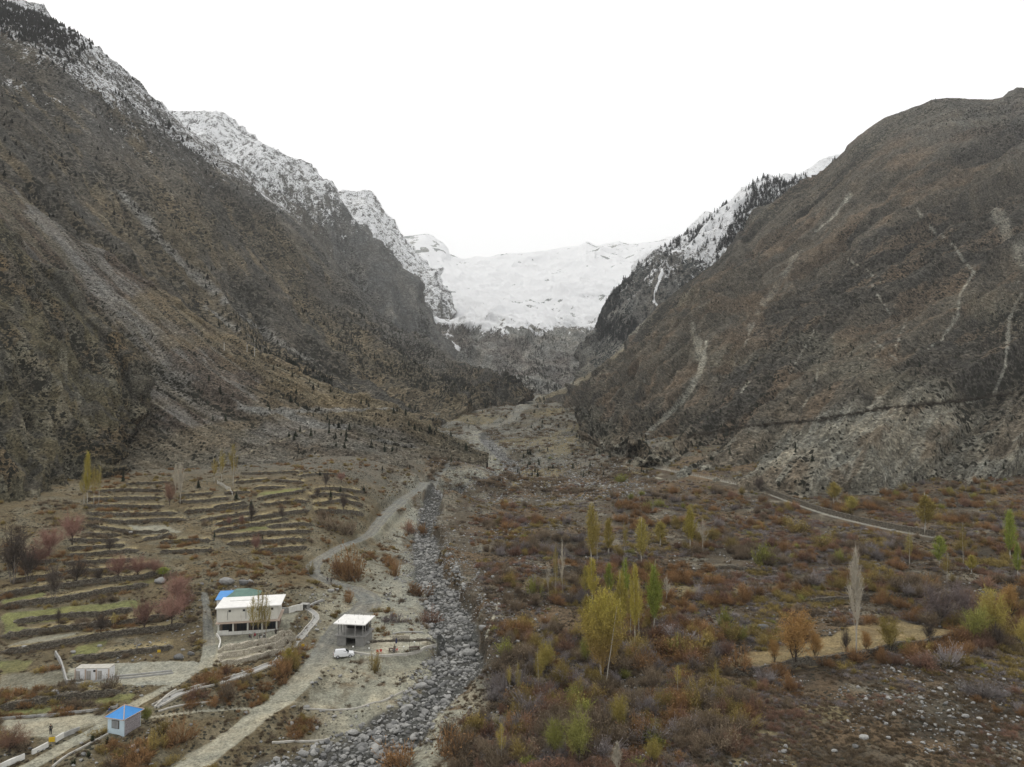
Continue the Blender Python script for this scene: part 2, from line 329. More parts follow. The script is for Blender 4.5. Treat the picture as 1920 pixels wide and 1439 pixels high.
# roughness
leatw = np.zeros(Z.size); idx, d, hw, sd, fr = dist_poly(LEAT, GX, GY, 8); leatw[idx] = ss(6.0, 4.0, d); leatw = leatw.reshape(Z.shape)
flat = np.maximum(np.maximum(roadw, leatw), np.maximum.reduce(list(PADW.values())))
rough = (fbm(GX / 9, GY / 9, 21, 4) - .5) * 1.3 + (fbm(GX / 2.6, GY / 2.6, 22, 3) - .5) * .55
farw = ss(350, 900, GY)
Z += rough * (1 - flat) * (1 - .6 * farw) * ss(0, 1, 1 - tread) * lerp(1, .6, (GX < -35) & (GY < 360)) + farw * ((fbm(GX / 45, GY / 45, 25, 5) - .5) * 12 + (fbm(GX / 14, GY / 18, 26, 3) - .5) * 3.5)
Z += rivw * (fbm(GX / 1.6, GY / 1.6, 31, 3) - .5) * 1.1
Z += -tread * .12

# ---- what the ground is made of
x, y = GX, GY
n1 = fbm(x / 22, y / 22, 41, 4); n2 = fbm(x / 6, y / 6, 42, 4); n3 = fbm(x / 60, y / 60, 43, 3); n4 = fbm(x / 1.7, y / 1.7, 44, 3)
def blend(col, c, w): return col + (C3(*c) - col) * w[..., None]
col = np.zeros(Z.shape + (3,)) + C3(.092, .077, .06)
col = blend(col, (.165, .148, .122), ss(.54, .66, n2)); col = blend(col, (.075, .056, .042), ss(.52, .7, fbm(x / 9, y / 9, 47, 4))); col = blend(col, (.125, .09, .06), ss(.54, .64, n1))
wood = ss(.44, .56, fbm(x / 19, y / 19, 84, 4) + .09 * ss(.42, .1, x / y) * ss(215, 165, y)) * (x > -8) * ss(420, 330, y); col = blend(col, (.05, .042, .034), wood * .8)  # thicket floor: dark litter, with shade of the gaps put into its colour
col = blend(col, (.135, .125, .108), ss(300, 350, y) * ss(-40, -70, x) * .8)
left = ss(-28, -45, x + .08 * y - 12) * ss(370, 300, y)
col = blend(col, C3(.125, .10, .062), left * .85); col = blend(col, (.165, .15, .115), left * ss(.47, .6, n2) * .5)
pale = ss(.35, .75, 1 - np.abs(x + 30 + (y - 175) * .28) / 38) * ss(300, 190, y)
col = blend(col, (.285, .275, .23), pale * ss(.25, .45, n2 * .6 + n4 * .4) * .95)
up = ss(430, 560, y); col = blend(col, (.15, .146, .132), up * .9); col = blend(col, (.095, .08, .058), up * ss(.46, .58, fbm(x / 28, y / 28, 51, 5)) * .9); col = blend(col, (.15, .125, .075), up * ss(.5, .6, fbm(x / 40, y / 50, 52, 5)) * .7)
wash = np.zeros(Z.size)
for P in [wpoly([(905, 872, 40), (940, 850, 30), (880, 800, 30), (960, 790, 20), (975, 765, 22), (1000, 742, 30)]), wpoly([(960, 838, 14), (1060, 828, 8), (1130, 850, 6)])]:
    idx, d, hw, sd, fr = dist_poly(P, GX, GY, 60); wash[idx] = np.maximum(wash[idx], ss(1.4, .5, d / hw + (n2.ravel()[idx] - .5)))
wash = wash.reshape(Z.shape); col = blend(col, (.185, .18, .165), wash * .75)
riv = np.clip(rivw, 0, 1); margin = np.zeros(Z.size); idx, d, hw, sd, fr = dist_poly(RIVER, GX, GY, 60)
margin[idx] = ss(22, 3, d - hw) * (sd > 0) * ss(.08, .2, fr); margin = margin.reshape(Z.shape)   # left shingle bank
col = blend(col, (.26, .255, .225), margin * ss(.25, .5, n2) * .9)
col = blend(col, (.075, .074, .072), riv)
FIELDS = {'tan': [[(1380, 1262), (1400, 1225), (1470, 1208), (1560, 1190), (1610, 1172), (1690, 1166), (1745, 1174), (1800, 1184), (1835, 1192), (1715, 1205), (1640, 1222), (1577, 1232), (1500, 1242)],
                  ],
          'dry_grass': [[(1350, 1105), (1370, 1090), (1420, 1088), (1470, 1096), (1465, 1108), (1400, 1115)], [(950, 1090), (1060, 1082), (1080, 1100), (980, 1112)], [(960, 880), (1060, 878), (1040, 905), (960, 915)], [(1380, 1439), (1370, 1390), (1395, 1345), (1440, 1350), (1480, 1390), (1500, 1439)], [(1480, 1330), (1560, 1310), (1600, 1340), (1520, 1370)], [(1250, 1100), (1340, 1095), (1330, 1120), (1260, 1125)]],
          'green': [[(0, 1192), (0, 1148), (90, 1140), (180, 1132), (262, 1124), (262, 1140), (150, 1152), (60, 1158), (20, 1168), (60, 1180)], [(178, 1112), (185, 1105), (230, 1095), (285, 1086), (285, 1094), (200, 1106)],
                    [(0, 1134), (0, 1124), (80, 1108), (85, 1120)], [(180, 1050), (220, 1043), (215, 1052)], [(478, 932), (488, 922), (570, 916), (560, 922)], [(0, 1270), (0, 1235), (60, 1240), (40, 1262)], [(430, 1000), (480, 985), (510, 985), (500, 996)], [(0, 1340), (0, 1328), (200, 1302), (255, 1300), (240, 1318), (100, 1330)],
                    [(125, 1232), (140, 1212), (200, 1200), (180, 1225)], [(700, 1213), (720, 1208), (790, 1208), (780, 1212)]],
          'grey': [[(0, 1302), (0, 1272), (120, 1255), (120, 1290)], [(0, 1218), (60, 1195), (150, 1188), (100, 1205)], [(580, 1325), (590, 1300), (650, 1292), (730, 1292), (760, 1296), (700, 1318), (650, 1330)],
                   [(240, 985), (310, 985), (345, 1000), (250, 1003)], [(405, 1210), (405, 1200), (540, 1195), (550, 1210), (480, 1222), (410, 1225)], [(590, 1245), (570, 1225), (600, 1180), (630, 1216), (668, 1232), (665, 1246)], [(668, 1236), (740, 1238), (800, 1230), (830, 1222), (800, 1250), (760, 1264), (690, 1264)], [(660, 1000), (700, 990), (750, 960), (770, 980), (700, 1010)]],
          'sand': [[(408, 1246), (405, 1216), (470, 1214), (520, 1203), (552, 1188), (556, 1200), (545, 1220), (470, 1243)], [(690, 1322), (705, 1302), (740, 1293), (765, 1295), (740, 1305), (705, 1318)], [(545, 1322), (600, 1320), (640, 1330), (600, 1332)], [(200, 1262), (330, 1257), (370, 1270), (330, 1280), (240, 1275)]]}
FCOL = {'dry_grass': (.175, .145, .09), 'tan': (.24, .185, .105), 'green': (.165, .168, .072), 'grey': (.245, .235, .195), 'sand': (.36, .335, .27)}
field = np.zeros(Z.shape)
for k, ls in FIELDS.items():
    for pp in ls:
        P = np.array([hit(*p) for p in pp]); w = np.zeros(Z.size); w[inpoly(P, GX + (n1 - .5) * 5, GY + (n2 - .5) * 5)] = 1; w = w.reshape(Z.shape)
        for _ in range(2): w[1:-1, 1:-1] = (w[:-2, 1:-1] + w[2:, 1:-1] + w[1:-1, :-2] + w[1:-1, 2:] + w[1:-1, 1:-1] * 2) / 6
        col = blend(col, FCOL[k], w * lerp(.55, 1, ss(.3, .6, n2))); field = np.maximum(field, w * (.3 if k == 'dry_grass' else 1))
# terrace treads: dry grass
for P in WPOLY[:49]:
    idx, d, hw, sd, fr = dist_poly(P, GX, GY, 6); m = (sd > 0) * ss(6, 1, d) * ss(0, .05, fr) * ss(1, .95, fr) * (1 - field.ravel()[idx]) * (1 - roadw.ravel()[idx])
    c = col.reshape(-1, 3); c[idx] += (C3(.265, .22, .13) - c[idx]) * (m * .95)[:, None]
PADC = {'house': (.24, .23, .19), 'hut': (.17, .15, .11), 'patio': (.36, .34, .29), 'pavilion': (.22, .215, .2), 'gravel_yard': (.30, .295, .26), 'lower_yard': (.31, .295, .245)}
for k, w in PADW.items(): col = blend(col, PADC[k], w * (.9 if k != 'hut' else .5))
rc = lerp(C3(.31, .295, .245), C3(.165, .164, .158), ss(152, 182, y)[..., None])
col = col + (rc - col) * (roadw * .95)[..., None]; col = blend(col, (.34, .32, .27), tread * roadw * lerp(.6, .3, ss(150, 180, y)))
idx, d, hw, sd, fr = dist_poly(LEAT, GX, GY, 8); c = col.reshape(-1, 3); c[idx] += (C3(.27, .26, .24) - c[idx]) * (ss(1.3, .8, d / hw) * .9)[:, None]
for pp, w in (([(1432, 1380, 10), (1425, 1402, 7), (1432, 1418, 7), (1425, 1439, 8)], 8), ([(1330, 1115, 5), (1340, 1125, 5), (1334, 1138, 5)], 5), ([(1170, 872, 5), (1185, 885, 5), (1240, 898, 5)], 5), ([(912, 1195, 5), (925, 1160, 5), (935, 1130, 4)], 4)):
    P = wpoly(pp, w); idx, d, hw, sd, fr = dist_poly(P, GX, GY, 8); c[idx] += (C3(.33, .31, .26) - c[idx]) * (ss(1.4, .6, d / hw))[:, None]
veg = (.6 * (1 - flat) * (1 - riv) * (1 - field * .9) * (1 - .5 * pale)) * ss(.35, .6, n1 * .5 + n2 * .5 + .05); veg = lerp(veg, 1.1 * ss(.4, .6, n2), up * (1 - wash * .6))
GV = np.stack([GX, GY, Z], -1).reshape(-1, 3)
mat_ground = terrain_mat('ground_soil', 1.1, 0.4, contrast=.8, mosaic=.18)
ground = link(bpy.data.objects.new('ground', mesh_np('ground', GV, grid_faces(NW, NQ), mat_ground, True, {'col': col.reshape(-1, 3), 'veg': veg.ravel(), 'snow': np.zeros(Z.size)})))
tag(ground, kind='structure')

# ================================================================== THE MOUNTAINS
def contour(pts, n):
    a = np.array(pts, float); W = unp(a[:, 0], a[:, 1], a[:, 2])
    c = np.concatenate([[0], np.cumsum(np.hypot(np.diff(a[:, 0]), np.diff(a[:, 1])))]); t = np.linspace(0, c[-1], n)
    return np.stack([np.interp(t, c, W[:, k]) for k in range(3)], -1)
def patch(name, cs, nu, nv, s, amp, gull, colf, skirt=(25, 25), back=(60, 160), bump=1.0, smooth_u=None, seed=0, crest_amp=.35, aniso=(1, 1, .6), contrast=1.0, shear=.3, speck=(.035, .034, .025)):
    """a mountain flank lofted through contour lines, from its foot to its crest and down the far side; s = grain, amp = relief in metres"""
    K = [contour(c, nu) for c in cs]
    for k in range(len(K)):
        w = max(int(nu / (smooth_u or 90)), 1) * (0 if k == len(K) - 1 else 1)
        for _ in range(w * 3): K[k][1:-1] = (K[k][:-2] + 2 * K[k][1:-1] + K[k][2:]) / 4
    f = K[0].copy(); f[:, 1] -= skirt[0]; f[:, 2] -= skirt[1]
    b = K[-1].copy(); sc = b[:, 1:2] / b[:, 1:2]
    b1 = b + np.array([0, back[0], -back[0] * .45]); b2 = b + np.array([0, back[0] + back[1], -back[0] * .45 - back[1]])
    K = [f] + K + [b1, b2]; C = np.array(K)
    # chord parameter down the slope, Catmull-Rom between contours
    rows = []; m = len(C); L = [np.linalg.norm(C[i + 1] - C[i], axis=1).mean() / max(C[i + 1][:, 1].mean(), 1) for i in range(m - 1)]
    L[-1] *= .35; L[-2] *= .5; tot = sum(L)
    vcoord = []
    for i in range(m - 1):
        n = max(int(round(nv * L[i] / tot)), 3)
        p0, p1, p2, p3 = C[max(i - 1, 0)], C[i], C[i + 1], C[min(i + 2, m - 1)]
        if i == m - 3 or i == m - 2: p0 = p1; 
        if i + 1 == m - 3: p3 = p2
        for j in range(n):
            t = j / n; rows.append(.5 * ((2 * p1) + (p2 - p0) * t + (2 * p0 - 5 * p1 + 4 * p2 - p3) * t * t + (3 * p1 - p0 - 3 * p2 + p3) * t ** 3)); vcoord.append(i + t)
    rows.append(C[-1]); vcoord.append(m - 1)
    P = np.array(rows); vc = np.array(vcoord); crest = m - 3
    du = np.gradient(P, axis=1); dv = np.gradient(P, axis=0); N = np.cross(du, dv); N /= np.linalg.norm(N, axis=-1, keepdims=True) + 1e-9
    al = np.cumsum(np.linalg.norm(du, axis=-1), axis=1); up = np.cumsum(np.linalg.norm(dv, axis=-1), axis=0)
    al = al.mean(0, keepdims=True) + 0 * up; up = up.mean(1, keepdims=True) + 0 * al
    al0 = al; al = al + up * shear
    wl_ = amp * 9; wu = al + (fbm(al / wl_, up / wl_, seed + 5, 3) - .5) * wl_ * .9
    g = ridged(wu / wl_, up / (wl_ * 4.5), seed, 4, .55) - .5
    g2 = ridged((al + (fbm(al / (wl_ * 3), up / (wl_ * 3), seed + 6, 3) - .5) * wl_ * 4) / (wl_ * 3.2), up / (wl_ * 9), seed + 60, 3, .5) - .45
    g = g + g2 * 1.5
    gw = np.clip(P[..., 1] / np.median(P[..., 1]), .12, 1.3) ** 1.3 * (1 - .85 * np.exp(-((vc - crest) / .3) ** 2))[:, None]
    d = g * gull * 2 * gw + (fbm(al / (amp * 4), up / (amp * 4), seed + 9, 6, .58) - .5) * amp * 1.3 + (ridged(al / (amp * 2.2), up / (amp * 1.6), seed + 30, 3) - .5) * amp * .3
    wt = np.where(vc < 1.001, .3, 1.0)[:, None] * (1 - (1 - crest_amp) * np.exp(-((vc - crest) / .12) ** 2))[:, None]
    wt = wt * np.where(vc > crest + .9, .3, 1)[:, None]
    P = P + N * (d * wt)[..., None]
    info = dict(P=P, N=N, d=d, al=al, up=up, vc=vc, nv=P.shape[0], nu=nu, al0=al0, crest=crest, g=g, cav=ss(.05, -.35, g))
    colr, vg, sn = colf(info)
    vg = vg * (.65 + .9 * info['cav']); colr = blend(colr, (.075, .067, .052), info['cav'] * .35) if sn.max() < .01 else colr  # gullies: thicker shrubs, and cavity shade darkened into the rock colour
    colr = colr * 1.2 + .009
    mat = terrain_mat(name + '_rock', s, bump, aniso, contrast=contrast, speck=speck)
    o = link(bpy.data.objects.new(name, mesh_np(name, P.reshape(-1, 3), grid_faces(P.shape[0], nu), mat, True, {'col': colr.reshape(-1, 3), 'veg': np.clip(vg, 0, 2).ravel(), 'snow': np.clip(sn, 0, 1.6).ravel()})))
    tag(o, kind='structure'); info['px'], info['py'] = proj(P); info['obj'] = o
    return info
def on_patch(I, px, py):
    k = np.nonzero(I['vc'] <= I['crest'] + .02)[0][-1] + 1
    d = (I['px'][:k] - px) ** 2 + (I['py'][:k] - py) ** 2; return I['P'][:k].reshape(-1, 3)[np.argmin(d)]
def streak(I, P, pts, soft=.6, jag=.5, seed=0):
    """width weight of a scree run drawn through picture points (x, y, width)"""
    pa = np.array(pts, float); cc = np.concatenate([[0], np.cumsum(np.hypot(*np.diff(pa[:, :2], axis=0).T))]); tt = np.linspace(0, cc[-1], max(int(cc[-1] / 9), 2))
    pa = np.stack([np.interp(tt, cc, pa[:, k]) for k in range(3)], -1)
    Q = np.array([np.append(on_patch(I, p[0], p[1]), p[2]) for p in pa]); Q[:, 3] = Q[:, 3] * Q[:, 1] / F / 2
    best = np.full(P.shape[:2], 1e9)
    nz = (fbm(P[..., 0] / 14, P[..., 2] / 14, 77 + seed, 4) - .5) * 2
    for k in range(len(Q) - 1):
        a, b = Q[k, :3], Q[k + 1, :3]; e = b - a; t = np.clip(((P - a) @ e) / (e @ e + 1e-9), 0, 1)
        dd = np.linalg.norm(P - a - t[..., None] * e, axis=-1) / (Q[k, 3] + (Q[k + 1, 3] - Q[k, 3]) * t); best = np.minimum(best, dd)
    return ss(1 + soft, 1 - soft, best + nz * jag)
def prep(I): I['px'], I['py'] = proj(I['P']); return I

# ---- the brown crag at the left, scree slope with its bench road
def col_scree(I):
    P = I['P']; prep(I); a, u = I['al'], I['up']; n = fbm(a / 60, u / 160, 101, 5); m = fbm(a / 18, u / 40, 102, 5); lo = fbm(P[..., 0] / 90, P[..., 2] / 60, 103, 4)
    c = np.zeros(P.shape) + C3(.112, .096, .074)
    c = blend(c, (.142, .132, .125), ss(.44, .56, n)); c = blend(c, (.082, .06, .046), ss(.5, .62, m) * .8); c = blend(c, (.135, .108, .07), ss(.55, .65, lo) * .7)
    px, py = I['px'], I['py']
    tan = ss(-14, 0, (py - np.interp(px, [0, 110, 213, 287, 400, 500, 620, 740, 830, 905], [340, 420, 500, 543, 627, 680, 735, 768, 812, 862]) - 26) * -1)
    c = blend(c, (.155, .125, .08), tan * .6 * ss(250, 560, px))
    c = blend(c, (.135, .122, .10), ss(780, 860, py) * .7)
    W = lambda pts, **k: streak(I, P, pts, **k)
    c = blend(c, (.175, .168, .163), W([(60, 400, 25), (150, 500, 40), (250, 610, 50), (300, 690, 60), (330, 750, 60)], seed=1) * ss(.4, .55, m * .6 + n * .4) * .85)
    c = blend(c, (.195, .19, .185), np.clip(W([(450, 765, 18), (520, 772, 22), (600, 770, 14), (700, 768, 8), (745, 764, 8)], seed=2) + W([(540, 780, 14), (590, 798, 22), (650, 803, 14)], seed=3) + W([(700, 825, 10), (760, 838, 20), (800, 855, 12)], seed=4), 0, 1) * .9)
    c = blend(c, (.27, .24, .18), np.clip(W([(508, 686, 6), (560, 689, 6), (612, 684, 5)], jag=.1) + W([(350, 900, 3), (430, 860, 4), (480, 843, 4), (530, 825, 4), (580, 806, 3)], jag=.2), 0, 1) * .85)
    c = blend(c, (.10, .075, .055), W([(520, 830, 30), (620, 850, 40), (700, 860, 20)], seed=5) * .5)
    return c, .35 + .5 * ss(.4, .6, m), 0 * m
scree = patch('left_hillside', [
 [(-350, 905, 300), (0, 900, 340), (160, 905, 345), (400, 893, 355), (600, 888, 375), (740, 880, 400), (830, 872, 430), (912, 868, 450)],
 [(-350, 500, 430), (0, 620, 450), (160, 690, 440), (400, 770, 430), (600, 810, 440), (740, 828, 450), (830, 845, 455), (914, 866, 458)],
 [(-350, 60, 600), (0, 340, 600), (110, 420, 590), (213, 500, 575), (287, 543, 565), (400, 627, 545), (500, 680, 530), (620, 735, 520), (740, 768, 505), (830, 812, 485), (880, 845, 468), (915, 864, 462)]],
 760, 330, 2.8, 2.4, 3.0, col_scree, back=(25, 120), seed=100, bump=1.3, contrast=1.1, shear=.9)
def col_crag(I):
    P = I['P']; a, u = I['al'], I['up']; n = fbm(a / 30, u / 60, 111, 5); m = fbm(a / 8, u / 14, 112, 5); z = P[..., 2]
    c = np.zeros(P.shape) + C3(.098, .085, .056)
    c = blend(c, (.125, .095, .06), ss(.5, .62, n)); c = blend(c, (.075, .07, .062), ss(.5, .62, m) * .8); c = blend(c, (.17, .155, .12), ss(.6, .7, fbm(a / 12, u / 30, 113, 4)) * .8)
    return c, .5 + .9 * ss(.42, .6, n), 0 * m
crag = patch('left_crag', [
 [(-500, 1050, 200), (-120, 1010, 235), (0, 985, 260), (70, 975, 272), (130, 955, 285), (168, 930, 300), (205, 905, 330)],
 [(-500, 800, 235), (-120, 800, 275), (0, 800, 300), (60, 810, 310), (120, 830, 318), (170, 850, 325), (206, 870, 345)],
 [(-500, 450, 300), (-120, 560, 345), (0, 620, 360), (70, 660, 365), (130, 700, 362), (180, 760, 358), (212, 830, 360)],
 [(-500, 80, 380), (-120, 300, 420), (0, 420, 430), (50, 480, 430), (100, 530, 425), (150, 590, 415), (195, 640, 405), (232, 690, 395), (238, 740, 385), (222, 800, 372), (213, 840, 368)]],
 420, 420, 2.0, 2.6, 6.0, col_crag, skirt=(10, 15), back=(12, 60), seed=120, bump=1.3, contrast=1.05)

# ---- the long left mountain, its top in snow
def col_left(I):
    P = I['P']; prep(I); a, u = I['al'], I['up']; px, py = I['px'], I['py']; z = P[..., 2]; n = fbm(a / 150, u / 350, 131, 5); m = fbm(a / 40, u / 90, 132, 5)
    w = C3(.104, .088, .064); c = np.zeros(P.shape) + w
    c = blend(c, (.105, .1, .097), ss(450, 180, py) * ss(60, 250, px + 60)); c = blend(c, (.066, .062, .057), ss(.46, .56, n) * .8)
    c = blend(c, (.155, .125, .083), ss(.54, .64, m) * .7)
    c = blend(c, (.10, .098, .096), ss(-70, -10, (np.interp(px, [0, 320, 570, 727, 820], [0, 212, 425, 607, 657]) - py)) * .7)
    W = lambda pts, **k: streak(I, P, pts, **k)
    c = blend(c, (.215, .21, .205), np.clip(W([(225, 360, 18), (262, 400, 22), (300, 450, 22), (345, 500, 22), (400, 545, 20), (450, 590, 18), (520, 640, 14), (600, 685, 8)], jag=.35, seed=1) + .8 * W([(340, 530, 8), (385, 575, 13), (430, 610, 13), (480, 640, 10)], seed=2), 0, 1) * .85)
    c = blend(c, (.19, .155, .11), np.clip(W([(380, 445, 4), (430, 480, 7), (470, 520, 4)], seed=3) + W([(290, 330, 10), (340, 390, 8)], seed=4) + W([(500, 680, 6), (600, 700, 16), (700, 745, 10)], seed=5), 0, 1) * .7)
    jagz = (fbm(P[..., 0] / 120, z / 70, 140, 5) - .5)
    sn = ss(380, 860, z + jagz * 330) * .55 + .12 * ss(.5, .7, m) * (z > 500) ; sn *= ss(700, 520, px)
    sn = np.maximum(sn, W([(440, 330, 6), (400, 310, 8)], seed=8) * .5); sn[z < 400] = 0
    return c, .55 + .8 * ss(.42, .6, fbm(a / 90, u / 90, 133, 4)) + .5 * ss(600, 700, py), sn
leftm = patch('left_mountain', [
 [(-400, 120, 720), (0, 370, 700), (213, 535, 680), (400, 655, 640), (500, 708, 640), (620, 765, 650), (740, 800, 680), (830, 803, 760), (900, 785, 950), (953, 772, 1150), (978, 756, 1380)],
 [(-400, -160, 900), (0, 230, 850), (213, 400, 900), (400, 540, 950), (540, 640, 1000), (680, 710, 1050), (800, 745, 1150), (880, 755, 1250), (930, 757, 1330), (974, 748, 1400)],
 [(-400, -330, 1300), (0, 5, 1500), (60, 27, 1520), (100, 46, 1550), (145, 64, 1600), (220, 122, 1700), (290, 195, 1850), (320, 213, 1900), (345, 236, 1920), (385, 265, 1950), (400, 290, 1980), (430, 305, 2000), (465, 335, 2050), (490, 360, 2080), (530, 390, 2120), (570, 425, 2150), (600, 460, 2180), (643, 530, 2200), (685, 570, 2210), (727, 607, 2200), (760, 630, 2150), (820, 657, 2050), (843, 677, 1950), (910, 702, 1750), (945, 722, 1600), (967, 738, 1450), (980, 750, 1420)]],
 1000, 420, 6.5, 10.5, 20.0, col_left, back=(120, 300), seed=130, crest_amp=.6, bump=1.3, contrast=1.15, shear=.8)

def col_ridge(snow0, snow1, seed, dark=(.10, .1, .1)):
    def f(I):
        P = I['P']; prep(I); a, u = I['al'], I['up']; z = P[..., 2]; n = fbm(a / 120, u / 260, seed, 5); m = fbm(a / 45, u / 60, seed + 1, 5)
        c = np.zeros(P.shape) + C3(*dark); c = blend(c, (.14, .138, .135), ss(.45, .6, n)); c = blend(c, (.07, .07, .07), ss(.52, .62, m) * .7)
        sn = ss(snow0, snow1, z + (m - .5) * 330 + (n - .5) * 200) * .58
        return c, .3 + .4 * ss(.5, .6, n), sn
    return f
patch('snowy_peak', [[(200, 430, 2600), (400, 480, 2600), (640, 600, 2600)], [(200, 215, 3300), (300, 207, 3300), (335, 209, 3300), (370, 208, 3300), (408, 214, 3300), (428, 232, 3300), (450, 250, 3300), (474, 264, 3300), (500, 290, 3300), (560, 350, 3300), (640, 450, 3300)]],
 330, 160, 13, 16, 36, col_ridge(300, 1000, 151), seed=150, back=(150, 400), crest_amp=.2)
patch('far_left_ridge', [[(380, 480, 2300), (500, 540, 2300), (600, 600, 2300), (700, 660, 2250), (800, 715, 2150), (862, 720, 2100)],
 [(380, 330, 2700), (430, 292, 2700), (450, 277, 2700), (478, 265, 2700), (500, 272, 2680), (545, 297, 2680), (575, 322, 2680), (610, 345, 2650), (640, 375, 2650), (665, 412, 2650), (700, 452, 2600), (740, 500, 2600), (770, 545, 2550), (800, 590, 2500), (822, 622, 2450), (838, 645, 2400), (850, 668, 2350), (862, 700, 2300)]],
 620, 220, 11, 14, 34, col_ridge(420, 1000, 161), seed=160, back=(150, 400), crest_amp=.1)
patch('far_left_snow_ridge', [[(600, 520, 3000), (720, 540, 3000), (800, 610, 3000), (860, 700, 2900)],
 [(600, 362, 3600), (640, 363, 3600), (660, 373, 3600), (682, 367, 3600), (700, 380, 3600), (712, 402, 3600), (726, 428, 3600), (748, 449, 3600), (770, 474, 3600), (790, 494, 3600), (810, 520, 3500), (826, 540, 3500), (836, 556, 3450), (845, 600, 3400), (862, 650, 3300)]],
 330, 170, 14, 18, 40, col_ridge(60, 680, 171), seed=170, back=(150, 400), crest_amp=.3)

# ---- headwall and snow basin
def col_head(I):
    P = I['P']; prep(I); a, u = I['al'], I['up']; px, py = I['px'], I['py']; n = fbm(a / 120, u / 200, 181, 5); m = fbm(a / 40, u / 40, 182, 5)
    c = np.zeros(P.shape) + C3(.175, .172, .167); c = blend(c, (.115, .103, .1), ss(.46, .6, n) * .8); c = blend(c, (.2, .197, .19), ss(.56, .66, m) * .6)
    sn = ss(632, 596, py + (m - .5) * 55) * 1.0
    W = lambda pts, **k: streak(I, P, pts, **k)
    sn = np.maximum(sn, np.clip(W([(838, 640, 5), (862, 658, 4)], jag=.2) + W([(1065, 600, 5), (1068, 625, 4)], jag=.2) + W([(785, 590, 9), (810, 615, 10), (840, 640, 10), (862, 655, 7)], jag=.2) + W([(905, 615, 4), (960, 612, 4), (975, 618, 4), (1000, 603, 5)], jag=.3), 0, 1) * 1.1)
    return c, .5 + .6 * ss(.45, .6, n), sn
head = patch('headwall', [
 [(760, 760, 1850), (900, 752, 1850), (1000, 742, 1800), (1100, 747, 1850), (1220, 760, 1850)],
 [(760, 705, 2250), (900, 706, 2250), (1000, 704, 2250), (1100, 703, 2300), (1220, 700, 2300)],
 [(760, 650, 2650), (850, 648, 2650), (900, 630, 2650), (990, 618, 2650), (1060, 615, 2650), (1130, 612, 2650), (1220, 600, 2650)],
 [(760, 590, 3000), (845, 600, 3000), (868, 592, 3000), (881, 573, 3000), (893, 590, 3000), (925, 600, 3000), (960, 603, 3000), (1000, 600, 3000), (1040, 598, 3000), (1070, 597, 3000), (1100, 594, 3000), (1130, 590, 3000), (1220, 580, 3000)]],
 480, 230, 9, 12, 30, col_head, seed=180, back=(200, 300), skirt=(80, 80))
def col_snow(I):
    P = I['P']; prep(I); a, u = I['al'], I['up']; px, py = I['px'], I['py']; n = fbm(a / 200, u / 300, 191, 5); m = fbm(a / 60, u / 60, 192, 6)
    c = np.zeros(P.shape) + C3(.25, .26, .27)
    sn = 1.3 - .8 * ss(.6, .68, m) * ss(.48, .6, n); ice = streak(I, P, [(930, 560, 40), (1010, 560, 60), (1100, 555, 60), (1180, 550, 30)], jag=.4)
    sn = sn - ice * .45 * ss(.35, .6, m) - .75 * ss(.5, .62, m) * np.maximum(ss(700, 790, px) * ss(870, 840, px) * ss(500, 470, py), ss(1080, 1130, px) * ss(520, 480, py))
    return c, 0 * m, sn
snowb = patch('snow_basin', [
 [(560, 660, 3100), (900, 640, 3100), (1300, 640, 3100)], [(560, 590, 3700), (900, 580, 3700), (1300, 570, 3700)], [(560, 520, 4700), (900, 530, 4700), (1100, 518, 4700), (1300, 500, 4700)],
 [(560, 430, 6500), (650, 445, 6500), (720, 452, 6500), (780, 441, 6500), (800, 438, 6500), (830, 455, 6500), (840, 476, 6500), (870, 486, 6500), (920, 484, 6500), (970, 478, 6500), (1020, 470, 6500), (1060, 464, 6500), (1085, 462, 6500), (1100, 453, 6500), (1118, 461, 6500), (1160, 452, 6500), (1180, 460, 6500), (1230, 452, 6500), (1310, 435, 6500)]],
 460, 200, 18, 30, 30, col_snow, seed=190, back=(200, 500), crest_amp=.6)

# ---- right side
def col_farright(I):
    P = I['P']; prep(I); a, u = I['al'], I['up']; z = P[..., 2]; px, py = I['px'], I['py']; n = fbm(a / 120, u / 260, 201, 5); m = fbm(a / 35, u / 45, 202, 5)
    c = np.zeros(P.shape) + C3(.105, .103, .1); c = blend(c, (.15, .148, .143), ss(.48, .6, n) * .8); c = blend(c, (.095, .085, .062), ss(640, 720, py + 0 * px) * .7)
    sn = ss(270, 540, z + (m - .5) * 260 + (n - .5) * 120) * .74
    W = lambda pts, **k: streak(I, P, pts, **k)
    sn = np.maximum(sn, W([(1243, 500, 7), (1235, 530, 6), (1224, 560, 6), (1232, 573, 4)], jag=.2) * 1.1)
    return c, .8 + .9 * ss(.42, .58, fbm(a / 70, u / 70, 203, 4)), sn
farright = patch('far_right_mountain', [
 [(1090, 762, 1900), (1055, 768, 1500), (1120, 735, 1450), (1200, 700, 1450), (1400, 600, 1450), (1700, 450, 1450)],
 [(1135, 690, 2300), (1107, 682, 1950), (1150, 660, 1800), (1230, 620, 1750), (1400, 480, 1750), (1700, 350, 1750)],
 [(1150, 620, 2600), (1118, 618, 2300), (1122, 595, 2200), (1130, 574, 2200), (1141, 555, 2180), (1160, 535, 2160), (1185, 515, 2150), (1200, 495, 2150), (1225, 471, 2130), (1250, 461, 2120), (1280, 442, 2100), (1310, 425, 2100), (1340, 401, 2100), (1370, 374, 2080), (1385, 363, 2080), (1410, 347, 2080), (1440, 332, 2080), (1465, 334, 2080), (1480, 338, 2080), (1500, 330, 2080), (1525, 320, 2080), (1555, 305, 2080), (1600, 290, 2080), (1700, 260, 2080)]],
 620, 260, 8, 12, 26, col_farright, seed=200, back=(150, 400), speck=(.022, .03, .03), shear=-.5)
